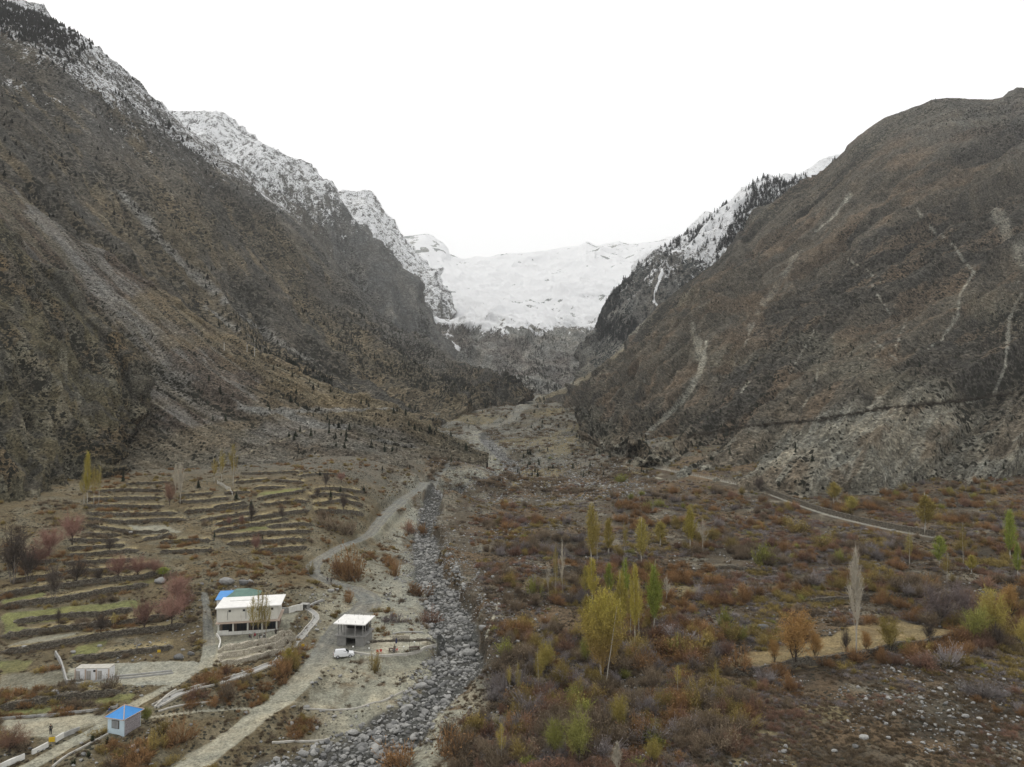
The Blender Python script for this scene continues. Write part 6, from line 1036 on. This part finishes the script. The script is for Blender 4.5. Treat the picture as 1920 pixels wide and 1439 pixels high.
box_part('floor_slab', M_pinkc, [((W_ / 2 + .15, D_ / 2 - .3, G1 + .02), (W_ + .9, D_ + .7, .24))]); box_part('roof', M_roofw, [((W_ / 2 + .25, D_ / 2 + .1, T1 + .12), (W_ + 1.3, D_ + 1.3, .26)), ((W_ / 2 - 1, D_ / 2 + 2, T1 + .35), (W_ - 6, 2.5, .2))])
box_part('verandah_floor', M_grey, [((W_ / 2, 1.4, -.5), (W_, 2.8, 1.1))]); box_part('parapet', M_white, [((1.3, .15, .55), (2.6, .2, 1.3)), ((W_ / 2 + 1.3, .15, .35), (W_ - 2.7, .2, .95))])
for i in range(5): box_part('column', M_cream, [((.25 + i * (W_ - .5) / 4, .25, G1 / 2 - .05), (.34, .34, G1 - .15))])
for i in range(4):
    x = .25 + (i + .5) * (W_ - .5) / 4; wd = box_part('window', M_frame, [((x, 2.72, 1.35), (2.6, .14, 2.5))]); box_part('pane', M_glass, [((x + dx_, 2.63, 1.4), (.72, .06, 2.1)) for dx_ in (-.82, 0, .82)], wd)
for i in range(4): vt = box_part('small_window', M_frame, [((2.9 + i * (W_ - 4.2) / 3, -.03, T1 - .75), (.55, .1, .5))]); box_part('pane', M_glass, [((2.9 + i * (W_ - 4.2) / 3, -.1, T1 - .75), (.4, .05, .36))], vt)
for i in range(3): box_part('drain_spout', M_grey, [((2.4 + i * 4.3, -.04, 4.9), (.09, .09, 2.2))])
w2 = box_part('rear_wall', M_white, [((2.6, D_ + 3.4, 2.9), (9.0, 6.5, 7.2))])
part(hs, 'blue_roof', lambda bm: frustum(bm, -2.3, 2.2, D_ - .1, D_ + 7, 6.52, .5, 2.6, 7.7), M_blue); part(hs, 'green_roof', lambda bm: frustum(bm, -.6, 8.2, D_ - .25, D_ + 7.1, 6.5, 2.9, 2.8, 8.1), M_teal)
# --- blue-roofed hut
h = hit(231.5, 1381); W_, D_, H_ = 3.5, 3.9, 3.05; a_ = R(-16)
ht = empty('hut', (h[0], h[1], h[2]), a_, 'small pale blue hut with bright blue pyramid roof', 'hut')
def hp(nm, mat, lst, par=ht): return part(par, nm, lambda bm: [bx(bm, c, s) for c, s in lst], mat)
hp('wall', M_lblue, [((-W_ / 2, D_ / 2, H_ / 2 - .4), (W_, D_, H_ + .8))]); hp('side_wall', M_stonew, [((.045, D_ / 2, H_ / 2 - .4), (.08, D_ - .3, H_ + .7))])
hp('base_step', M_conc, [((-W_ / 2, -.1, -.25), (W_ + .5, .6, .5))]); wd = hp('window', M_frame, [((-W_ / 2, -.03, 1.9), (1.6, .1, 1.45))]); hp('pane', paint('grey_shutter', (.26, .27, .27), .5), [((-W_ / 2, -.09, 1.9), (1.4, .06, 1.28))], wd)
hp('corner_post', M_lblue, [((-.1, .05, H_ / 2 - .3), (.32, .32, H_ + .6))])
rf = part(ht, 'roof', lambda bm: frustum(bm, -W_ - .4, .4, -.4, D_ + .4, H_ + .02, (W_ + .8) / 2 - .08, (D_ + .8) / 2 - .08, H_ + 1.45), M_blue)
def rid(bm):
    ap = mathutils.Vector((-W_ / 2, D_ / 2, H_ + 1.5))
    for x, y in ((-W_ - .4, -.4), (.4, -.4), (.4, D_ + .4), (-W_ - .4, D_ + .4)): tube(bm, [ap, (x, y, H_ + .06)], .09, 5)
part(rf, 'ridge', rid, M_pinkc); hp('fascia', M_pinkc, [((-W_ / 2, -.42, H_ - .02), (W_ + .85, .06, .12)), ((.42, D_ / 2, H_ - .02), (.06, D_ + .85, .12))])
# --- open concrete pavilion over a dark undercroft
h = hit(629, 1214); a_ = R(-8); pv = empty('pavilion', (h[0], h[1], h[2]), a_, 'grey concrete pavilion with white flat roof and dark opening below', 'pavilion'); W_, D_ = 7.0, 6.0
def pp_(nm, mat, lst, par=pv): return part(par, nm, lambda bm: [bx(bm, c, s) for c, s in lst], mat)
pp_('lower_wall', M_grey, [((1.15, .2, .9), (2.3, .4, 3.0)), ((5.9, .2, .9), (2.2, .4, 3.0)), ((3.55, .2, 2.15), (2.5, .4, .5)), ((.2, D_ / 2 + .2, .9), (.4, D_ - .4, 3.0)), ((6.8, D_ / 2 + .2, .9), (.4, D_ - .4, 3.0)), ((3.5, D_ - .1, .9), (6.2, .3, 3.0))])
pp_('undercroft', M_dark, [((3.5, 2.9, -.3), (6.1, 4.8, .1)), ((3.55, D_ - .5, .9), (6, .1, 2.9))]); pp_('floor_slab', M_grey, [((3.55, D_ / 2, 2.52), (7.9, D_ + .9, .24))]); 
pv.location.y += 1.4; pv.location.z += .15; pv.scale = (1, 1, .93)
for x in (.35, 2.3, 4.7, 6.7):
    for y in (.1, 2.0, 3.9, 5.8):
        if 0.5 < y < 5 and x not in (.35, 6.7): continue
        pp_('column', M_grey, [((x, y, 4.15), (.2, .2, 3.0))])
pp_('shade_panel', M_dark, [((3.6, 5.3, 3.9), (5.8, .12, 2.6)), ((6.2, 4.2, 3.9), (.12, 2.0, 2.4))]); pp_('roof', M_roofw, [((3.45, D_ / 2, 5.78), (8.2, D_ + 1.5, .24))])  # near-black panels added to stand for shade between the columns
part(pv, 'roof_pole', lambda bm: (tube(bm, [(4.4, 3, 5.9), (4.4, 3, 7.0), (4.9, 3, 7.5)], .05, 5)), M_roofw)
part(pv, 'reinforcing_bars', lambda bm: [tube(bm, [(x, y, 5.9), (x + .03, y, 6.5)], .03, 4) for x in (.35, 2.3, 4.7, 6.7) for y in (.1, 5.8)], M_frame)
# --- white toilet block
h = hit(141, 1276); tb = empty('toilet_block', (h[0], h[1], h[2]), R(2), 'low whitewashed block with weathered doors on the gravel yard', 'building'); W_, D_, H_ = 6.9, 2.2, 2.35
part(tb, 'wall', lambda bm: bx(bm, (W_ / 2, D_ / 2, H_ / 2 - .2), (W_, D_, H_ + .4)), paint('patchy_white', (.70, .70, .70), .8, .15, .8, 0, (.40, .38, .35)))
part(tb, 'roof', lambda bm: bx(bm, (W_ / 2, D_ / 2, H_ + .06), (W_ + .1, D_ + .1, .12)), M_kerb)
for x in (.55, 2.75, 5.0): d_ = part(tb, 'door', lambda bm: bx(bm, (x, -.03, .95), (.8, .08, 1.9)), paint('grey_door', (.34, .32, .29), .7)); part(d_, 'handle', lambda bm: bx(bm, (x + .28, -.09, .95), (.06, .06, .16)), M_frame)
part(tb, 'pier', lambda bm: [bx(bm, (x, -.08, 1.1), (.22, .16, 2.3)) for x in (0.02, 2.1, 4.3, 6.85)], M_pinkc); part(tb, 'vent', lambda bm: bx(bm, (3.9, -.05, 1.9), (.45, .08, .4)), M_dark)
# --- culvert box
h = hit(572, 1142); cv = empty('culvert_box', (h[0], h[1], h[2]), R(-10), 'small concrete culvert box with dark mouth where the channel starts', 'culvert')
part(cv, 'wall', lambda bm: [bx(bm, (-.9, 0, .6), (.25, 1.4, 1.5)), bx(bm, (.9, 0, .6), (.25, 1.4, 1.5)), bx(bm, (0, .6, .6), (1.7, .2, 1.5))], M_grey); part(cv, 'roof', lambda bm: bx(bm, (0, 0, 1.42), (2.3, 1.7, .14)), M_conc)

# ================================================================== CAR AND MOTORCYCLES
M_carw = NT('white_car_paint', .25, .5).color((.72, .73, .74)); M_tyre = paint('tyre', (.02, .02, .02), .9); M_rim = NT('rim', .35, .5).color((.45, .45, .46)); M_lamp = NT('lamp', .15, .5).color((.75, .76, .72)); M_redl = NT('tail_lamp', .2, .5).color((.35, .02, .015)); M_black = NT('black_plastic', .6, .3).color((.02, .02, .022))
def car(px, py, rz, label):
    h = hit(px, py); r_ = empty('parked_car', (h[0], h[1], h[2] + .02), rz, label, 'car'); L, Wd = 4.75, 1.84
    def prof(bm, pts, w0, w1=None):
        fr = [bm.verts.new((x, -w / 2, z)) for x, z, w in [(p[0], p[1], (p[2] if len(p) > 2 else w0)) for p in pts]]; bk = [bm.verts.new((v.co.x, -v.co.y, v.co.z)) for v in fr]
        bm.faces.new(fr); bm.faces.new(bk[::-1])
        for i in range(len(fr)): bm.faces.new((fr[i], bk[i], bk[(i + 1) % len(fr)], fr[(i + 1) % len(fr)]))
    part(r_, 'body', lambda bm: prof(bm, [(-2.36, .5), (-2.38, 1.05), (-2.28, 1.14), (1.0, 1.12), (2.15, .98), (2.37, .78), (2.36, .42), (1.95, .32), (-2.0, .32)], Wd), M_carw, bevel=.05)
    cb = part(r_, 'cabin', lambda bm: prof(bm, [(-2.25, 1.1, 1.74), (-1.98, 1.74, 1.46), (.05, 1.78, 1.44), (.3, 1.7, 1.44), (1.12, 1.12, 1.72)], 1.6), M_carw, bevel=.04)
    for s in (-1, 1):
        for x0, x1, x2, x3 in ((-1.98, -1.25, -1.25, -1.85), (-1.15, -.3, -.3, -1.15), (-.2, .88, .3, -.2)):
            def g(bm):
                z0, z1 = 1.17, 1.62; y0, y1 = .845 * s, .75 * s; v = [bm.verts.new(p) for p in ((x0, y0, z0), (x1, y0, z0), (x2, y1, z1), (x3, y1, z1))]; u = [bm.verts.new(q.co - mathutils.Vector((0, .05 * s, 0))) for q in v]
                bm.faces.new(v); bm.faces.new(u[::-1]); [bm.faces.new((v[i], v[(i + 1) % 4], u[(i + 1) % 4], u[i])) for i in range(4)]
            part(r_, 'side_window', g, M_glass)
        part(r_, 'headlight', lambda bm: bx(bm, (2.28, .68 * s, .78), (.18, .34, .18)), M_lamp); part(r_, 'tail_light', lambda bm: bx(bm, (-2.36, .78 * s, .98), (.08, .2, .3)), M_redl)
        part(r_, 'mirror', lambda bm: bx(bm, (.85, .98 * s, 1.2), (.16, .2, .14)), M_black); part(r_, 'roof_rail', lambda bm: bx(bm, (-.9, .62 * s, 1.8), (1.9, .05, .06)), M_rim)
        for x in (-1.45, 1.42):
            w = BM(); bmesh.ops.create_cone(w, segments=18, radius1=.37, radius2=.37, depth=.24, cap_ends=True, matrix=mathutils.Matrix.Translation((x, .82 * s, .37)) @ mathutils.Matrix.Rotation(R(90), 4, 'X')); wo = obj('wheel', w, M_tyre, r_)
            w = BM(); bmesh.ops.create_cone(w, segments=12, radius1=.22, radius2=.22, depth=.05, cap_ends=True, matrix=mathutils.Matrix.Translation((x, .945 * s, .37)) @ mathutils.Matrix.Rotation(R(90), 4, 'X')); obj('rim', w, M_rim, wo)
    def ws(bm):
        for q in (((.42, -.7, 1.66), (.42, .7, 1.66), (1.12, .8, 1.16), (1.12, -.8, 1.16)),):
            v = [bm.verts.new(p) for p in q]; u = [bm.verts.new(mathutils.Vector(p) + mathutils.Vector((.02, 0, .03))) for p in q]; bm.faces.new(v); bm.faces.new(u[::-1]); [bm.faces.new((v[i], v[(i + 1) % 4], u[(i + 1) % 4], u[i])) for i in range(4)]
    part(r_, 'windscreen', ws, M_glass); part(r_, 'rear_window', lambda bm: bx(bm, (-2.16, 0, 1.42), (.1, 1.3, .4)), M_glass); part(r_, 'bumper', lambda bm: (bx(bm, (2.36, 0, .5), (.1, 1.7, .22)), bx(bm, (-2.4, 0, .55), (.1, 1.7, .2))), M_black); part(r_, 'grille', lambda bm: bx(bm, (2.36, 0, .78), (.06, .9, .16)), M_black)
car(645, 1232, R(14), 'white estate car parked at the foot of the concrete pavilion')
def moto(px, py, rz, label):
    h = hit(px, py); r_ = empty('motorcycle', (h[0], h[1], h[2]), rz, label, 'motorcycle', None)
    for x in (-.65, .68):
        bm = BM(); N_ = 16
        ring = [[bm.verts.new((x + math.cos(a * math.tau / N_) * (.31 + .05 * math.cos(b * math.tau / 6)), .05 * math.sin(b * math.tau / 6), .33 + math.sin(a * math.tau / N_) * (.31 + .05 * math.cos(b * math.tau / 6)))) for b in range(6)] for a in range(N_)]
        for a in range(N_):
            for b in range(6): bm.faces.new((ring[a][b], ring[(a + 1) % N_][b], ring[(a + 1) % N_][(b + 1) % 6], ring[a][(b + 1) % 6]))
        obj('wheel', bm, M_tyre, r_)
    part(r_, 'frame', lambda bm: (tube(bm, [(.68, 0, .33), (.45, 0, .95), (-.1, 0, .8), (-.65, 0, .35), (-.1, 0, .35), (.45, 0, .9)], .04, 5)), M_black); part(r_, 'fuel_tank', lambda bm: bx(bm, (.18, 0, .88), (.55, .3, .26)), NT('dark_tank', .3, .5).color((.05, .03, .03)), bevel=.06)
    part(r_, 'seat', lambda bm: bx(bm, (-.4, 0, .84), (.75, .26, .12)), M_black, bevel=.03); part(r_, 'handlebar', lambda bm: tube(bm, [(.35, -.38, 1.08), (.45, 0, 1.0), (.35, .38, 1.08)], .02, 5), M_rim); part(r_, 'headlight', lambda bm: bx(bm, (.6, 0, .92), (.14, .18, .18)), M_lamp); part(r_, 'engine', lambda bm: bx(bm, (.05, 0, .42), (.4, .3, .34)), M_rim)
moto(724, 1119, R(30), 'dark motorcycle parked on the road bend, left of two'); moto(731, 1117, R(70), 'dark motorcycle parked on the road bend, right of two')

# ================================================================== PEOPLE
def skin(name, pts, edges, rad, mat, parent=None, root=0, lv=1):
    m = bpy.data.meshes.new(name); m.from_pydata(pts, edges, []); m.materials.append(mat); o = link(bpy.data.objects.new(name, m), parent); md = o.modifiers.new('skin', 'SKIN'); sl = m.skin_vertices[0].data if m.skin_vertices else None
    if sl is None: bm = bmesh.new(); bm.from_mesh(m); bm.verts.layers.skin.verify(); bm.to_mesh(m); bm.free(); sl = m.skin_vertices[0].data
    for i, r in enumerate(rad): sl[i].radius = (r, r) if isinstance(r, float) else r
    sl[root].use_root = True; md.use_smooth_shade = True; s = o.modifiers.new('sub', 'SUBSURF'); s.levels = lv; s.render_levels = lv; return o
M_skin = NT('skin', .6, .3).color((.30, .17, .11)); M_hair = NT('hair', .7, .2).color((.015, .012, .01))
def cl(c): return paint('cloth', c, .9, .15, 3)
def person(loc, rz, pose, shirt, legs, label, scale=1.0):
    """pose: stand, walk, sit"""
    r_ = empty('person', loc, rz, label, 'person'); r_.scale = (scale,) * 3
    if pose == 'sit': hz, kn, an = .5, [(.42, .48), (.42, .5)], [(.42, .06), (.46, .06)]
    elif pose == 'walk': hz, kn, an = .93, [(.16, .5), (-.08, .5)], [(.2, .07), (-.34, .12)]
    else: hz, kn, an = .95, [(.02, .5), (.0, .5)], [(0, .07), (.0, .07)]
    P = [(0, 0, hz), (0, 0, hz + .28), (0, 0, hz + .5), (0, 0, hz + .58), (.02, 0, hz + .66), (.02, 0, hz + .78)]; E = [(0, 1), (1, 2), (2, 3), (3, 4), (4, 5)]; Rr = [(.13, .1), (.12, .09), (.13, .09), .05, .085, .075]
    for s, (k, a) in zip((1, -1), zip(kn, an)):
        i = len(P); P += [(0, .1 * s, hz - .04), (k[0], .12 * s, k[1]), (a[0], .12 * s, a[1]), (a[0] + .16, .13 * s, .03 if a[1] < .1 else a[1] - .05)]; E += [(0, i), (i, i + 1), (i + 1, i + 2), (i + 2, i + 3)]; Rr += [.09, .058, .038, .03]
    for s in (1, -1):
        i = len(P); sw = .1 * s if pose == 'walk' else .05; ey = (.22 if pose == 'sit' else .02)
        P += [(0, .19 * s, hz + .48), (-.02 + sw * .3, .25 * s, hz + .2), (ey + sw, .25 * s, hz - .02), (ey + .03 + sw, .245 * s, hz - .1)]; E += [(2, i), (i, i + 1), (i + 1, i + 2), (i + 2, i + 3)]; Rr += [.055, .042, .03, .032]
        for q in range(5):
            j = len(P); o = (q - 1.5) * .02; P += [(ey + .03 + sw + o, .245 * s - (.02 if q == 4 else 0), hz - .15 - (.01 if q in (1, 2) else 0)), (ey + .04 + sw + o, .235 * s, hz - .19 + (.03 if q == 4 else 0))]; E += [(i + 3, j), (j, j + 1)]; Rr += [.009, .008]
    skin('body', P, E, Rr, M_skin, r_)
    nC = 6; shp = [P[0], P[1], P[2], P[6], P[10]]; 
    skin('shirt', [(0, 0, hz - .3 if pose != 'sit' else hz - .06), (0, 0, hz), (0, 0, hz + .28), (0, 0, hz + .52)] + [P[14], P[15], P[16]] + [P[14 + 14], P[15 + 14], P[16 + 14]], [(0, 1), (1, 2), (2, 3), (3, 4), (4, 5), (5, 6), (3, 7), (7, 8), (8, 9)], [(.17, .15), (.155, .13), (.15, .12), (.12, .08), .075, .06, .045, .075, .06, .045], cl(shirt), r_, 3)
    skin('trousers', [P[0], P[6], P[7], P[8], P[10], P[11], P[12]], [(0, 1), (1, 2), (2, 3), (0, 4), (4, 5), (5, 6)], [(.14, .11), .11, .08, .055, .11, .08, .055], cl(legs), r_)
    part(r_, 'hair', lambda bm: bmesh.ops.create_icosphere(bm, subdivisions=2, radius=.105, matrix=mathutils.Matrix.Translation((0, 0, hz + .77)) @ mathutils.Matrix.Diagonal((1, .95, .9, 1))), M_hair, smooth=True)
    def nose(bm): bx(bm, (.115, 0, hz + .71), (.03, .025, .04)); [bx(bm, (.098, e, hz + .735), (.012, .025, .012)) for e in (-.03, .03)]; bx(bm, (.1, 0, hz + .665), (.012, .05, .01))
    part(r_, 'face', nose, NT('face_dark', .7, .2).color((.16, .08, .055)))
def at(px, py): h = hit(px, py); return (h[0], h[1], h[2])
BLK = (.012, .012, .014)
person(at(95, 1378), R(100), 'stand', BLK, (.015, .015, .018), 'person in black standing on the lower gravel yard', 1.08)
person(at(517, 1192), R(-80), 'stand', BLK, BLK, 'person in black standing before the building verandah')
person(at(614, 1093), R(-60), 'walk', (.02, .02, .03), (.03, .03, .035), 'dark-clothed walker on the road, left of the pair', 1.1)
person(at(621, 1094), R(-60), 'walk', (.05, .04, .045), (.02, .02, .02), 'dark-clothed walker on the road, right of the pair', 1.1)
person(at(205, 1338), R(200), 'sit', (.05, .08, .2), (.25, .25, .24), 'seated person in blue beside the blue hut')
person(at(468, 1199), R(60), 'sit', (.02, .02, .025), (.12, .12, .12), 'person in black seated in the building yard')
person(at(478, 1196), R(240), 'sit', (.28, .05, .06), (.03, .03, .03), 'person in dark red seated by the white parapet')
person(at(497, 1196), R(-90), 'sit', (.04, .04, .04), (.04, .04, .05), 'dark-clothed person on the motorcycle in the building yard')
moto(490, 1198, R(20), 'reddish motorcycle standing in the building yard')

# ================================================================== THE PICNIC TERRACE AND SMALL THINGS
M_red = NT('red_plastic', .4, .4).color((.42, .03, .025)); M_wood = paint('dark_wood', (.06, .035, .025), .7); M_navy = paint('navy_cloth', (.02, .025, .08), .8); M_yel2 = paint('yellow_paint', (.55, .36, .02), .5, .15)
def chair(px, py, rz, label):
    r_ = empty('chair', at(px, py), rz, label, 'chair', None)
    part(r_, 'seat', lambda bm: bx(bm, (0, 0, .45), (.5, .5, .06)), M_red); part(r_, 'backrest', lambda bm: bx(bm, (-.24, 0, .75), (.06, .5, .6)), M_red)
    for s in (-1, 1):
        part(r_, 'armrest', lambda bm: bx(bm, (0, .25 * s, .66), (.5, .05, .05)), M_red)
        for x in (-.22, .22): part(r_, 'leg', lambda bm: bx(bm, (x, .22 * s, .21), (.05, .05, .44)), M_red)
chair(708, 1226, R(90), 'red plastic chair at the front of the picnic terrace, left of the pair'); chair(714, 1225, R(100), 'red plastic chair at the front of the picnic terrace, right of the pair'); chair(744, 1222, R(190), 'red plastic chair at the dark table under the umbrella')
def table(px, py, rz, label, w=1.6):
    r_ = empty('picnic_table', at(px, py), rz, label, 'table'); part(r_, 'tabletop', lambda bm: bx(bm, (0, 0, .76), (w, .8, .06)), M_wood); [part(r_, 'leg', lambda bm: bx(bm, (x, y, .36), (.08, .08, .74)), M_wood) for x in (-w * .42, w * .42) for y in (-.3, .3)]
    for s in (-1, 1): part(r_, 'bench', lambda bm: (bx(bm, (0, .85 * s, .44), (w, .3, .06)), bx(bm, (-w * .4, .85 * s, .2), (.08, .25, .44)), bx(bm, (w * .4, .85 * s, .2), (.08, .25, .44))), M_wood)
table(735, 1222, R(5), 'dark wooden table below the folded navy umbrella'); table(777, 1219, R(12), 'long dark wooden table near the tip of the terrace', 2.6); table(754, 1221, R(-4), 'small dark table between the umbrella table and long table', 1.0) if False else None
person(at(738, 1225), R(90), 'sit', (.10, .10, .11), (.03, .03, .04), 'person seated at the table under the navy umbrella')
person(at(740, 1219), R(-90), 'sit', (.02, .02, .02), (.02, .02, .03), 'person in black facing the terrace table')
um = empty('umbrella', at(743, 1216), 0, 'folded navy umbrella standing over the terrace tables', 'umbrella'); part(um, 'pole', lambda bm: tube(bm, [(0, 0, 0), (0, 0, 2.6)], .03, 6), M_rail); part(um, 'canopy', lambda bm: tube(bm, [(0, 0, 1.2), (0, 0, 1.35), (0, 0, 2.2), (0, 0, 2.65)], [.08, .24, .15, .02], 9), M_navy); part(um, 'base', lambda bm: tube(bm, [(0, 0, 0), (0, 0, .1)], .25, 10), M_conc)
for i, (px, py, lb) in enumerate([(692, 1225, 'white globe garden lamp at the left end of the terrace'), (757, 1222, 'white globe garden lamp right of the umbrella table'), (777, 1213, 'white globe garden lamp behind the long table'), (662, 1222, 'white globe lamp beside the undercroft of the pavilion')]):
    l_ = empty('garden_lamp', at(px, py), 0, lb, 'lamp'); part(l_, 'post', lambda bm: tube(bm, [(0, 0, 0), (0, 0, 1.0)], .04, 6), M_rail); part(l_, 'globe', lambda bm: bmesh.ops.create_uvsphere(bm, u_segments=12, v_segments=8, radius=.2, matrix=mathutils.Matrix.Translation((0, 0, 1.15))), M_lamp, smooth=True)
def posts(name, pts, step, hh, mat, label, rad=.04, rails=(.5, .9), cat='fence'):
    P = line(pts); c = fine(P, step); r_ = empty(name, (0, 0, 0), 0, label, cat); z = gz(c[:, 0], c[:, 1])
    for i in range(len(c)): part(r_, 'post', lambda bm: tube(bm, [(c[i, 0], c[i, 1], z[i] - .2), (c[i, 0], c[i, 1], z[i] + hh)], rad, 5), mat)
    if rails: part(r_, 'rail', lambda bm: [tube(bm, [(c[i, 0], c[i, 1], z[i] + hh * q) for i in range(len(c))], rad * .5, 4) for q in rails], mat)
posts('post_fence', [(768, 1214), (790, 1216), (812, 1209)], 1.6, 2.0, M_frame, 'thin dark posts around the tip of the picnic terrace', .03, (.5,)); posts('picket_fence', [(408, 908), (420, 914), (436, 929)], 1.7, 1.6, M_white, 'white picket fence beside the faint poplars on the terraces', .09, (.6,)); posts('post_fence', [(425, 1262), (459, 1253), (520, 1236)], 6.0, 1.3, M_frame, 'dark posts along the straight water channel', .06, None); posts('post_fence', [(455, 1190), (480, 1192), (520, 1192)], 2.2, .9, M_rail, 'light rail fence before the verandah of the white building', .03, (.5, .95))
for px, py, lb, ht_ in [(97, 1399, 'square yellow board beside the roadside wall', 1.1), (568, 1217, 'yellow drum at the bend of the water channel', .9), (298, 1227, 'small yellow board on the gravel yard wall', .7)]:
    y_ = empty('yellow_board', at(px, py), R(10), lb, 'board'); part(y_, 'panel', lambda bm: bx(bm, (0, 0, ht_), (.95 if ht_ > 1 else .7, .08, .8 if ht_ > 1 else .6)), M_yel2); part(y_, 'post', lambda bm: tube(bm, [(0, .06, -.1), (0, .06, ht_)], .04, 5), M_rail)
for px, py, hp_, lb in [(421, 657, 6, 'white pole on the tan slope, left of three'), (464, 656, 5.5, 'white pole on the tan slope, middle of three'), (478, 668, 7, 'white pole on the tan slope, right of three')]:
    q = on_patch(scree, px, py); p_ = link(bpy.data.objects.new('pole', (lambda bm: (tube(bm, [(0, 0, -.3), (0, 0, hp_)], [.2, .14], 6), obj('tmp', bm, M_white))[1])(BM()).data)); p_.location = q; tag(p_, lb, 'pole'); bpy.data.objects.remove(bpy.data.objects['tmp'])
lp = empty('lamp_post', at(608, 1140), 0, 'thin pale lamp post behind the concrete pavilion', 'lamp post'); part(lp, 'pole', lambda bm: tube(bm, [(0, 0, 0), (0, 0, 3.2), (.3, 0, 3.4)], .05, 6), M_rail); part(lp, 'lamp_head', lambda bm: bx(bm, (.4, 0, 3.4), (.35, .14, .08)), M_lamp)
bn = empty('banner', at(564, 1233), R(5), 'small blue cloth lying on the road edge below the channel', 'cloth'); part(bn, 'cloth', lambda bm: bx(bm, (0, 0, .06), (1.3, .5, .05)), M_navy)

# ================================================================== HAZE
bm = BM(); bx(bm, (0, 4700, 1015), (9500, 9800, 2270)); hz_m = bpy.data.materials.new('haze'); hz_m.use_nodes = True
hn = hz_m.node_tree; hn.nodes.remove(hn.nodes['Principled BSDF']); pvn = hn.nodes.new('ShaderNodeVolumePrincipled'); pvn.inputs['Density'].default_value = 4.5e-5; pvn.inputs['Color'].default_value = (1, 1, 1, 1); pvn.inputs['Anisotropy'].default_value = .1
hn.links.new(pvn.outputs[0], hn.nodes['Material Output'].inputs['Volume']); hz = obj('haze', bm, hz_m); tag(hz, kind='stuff')
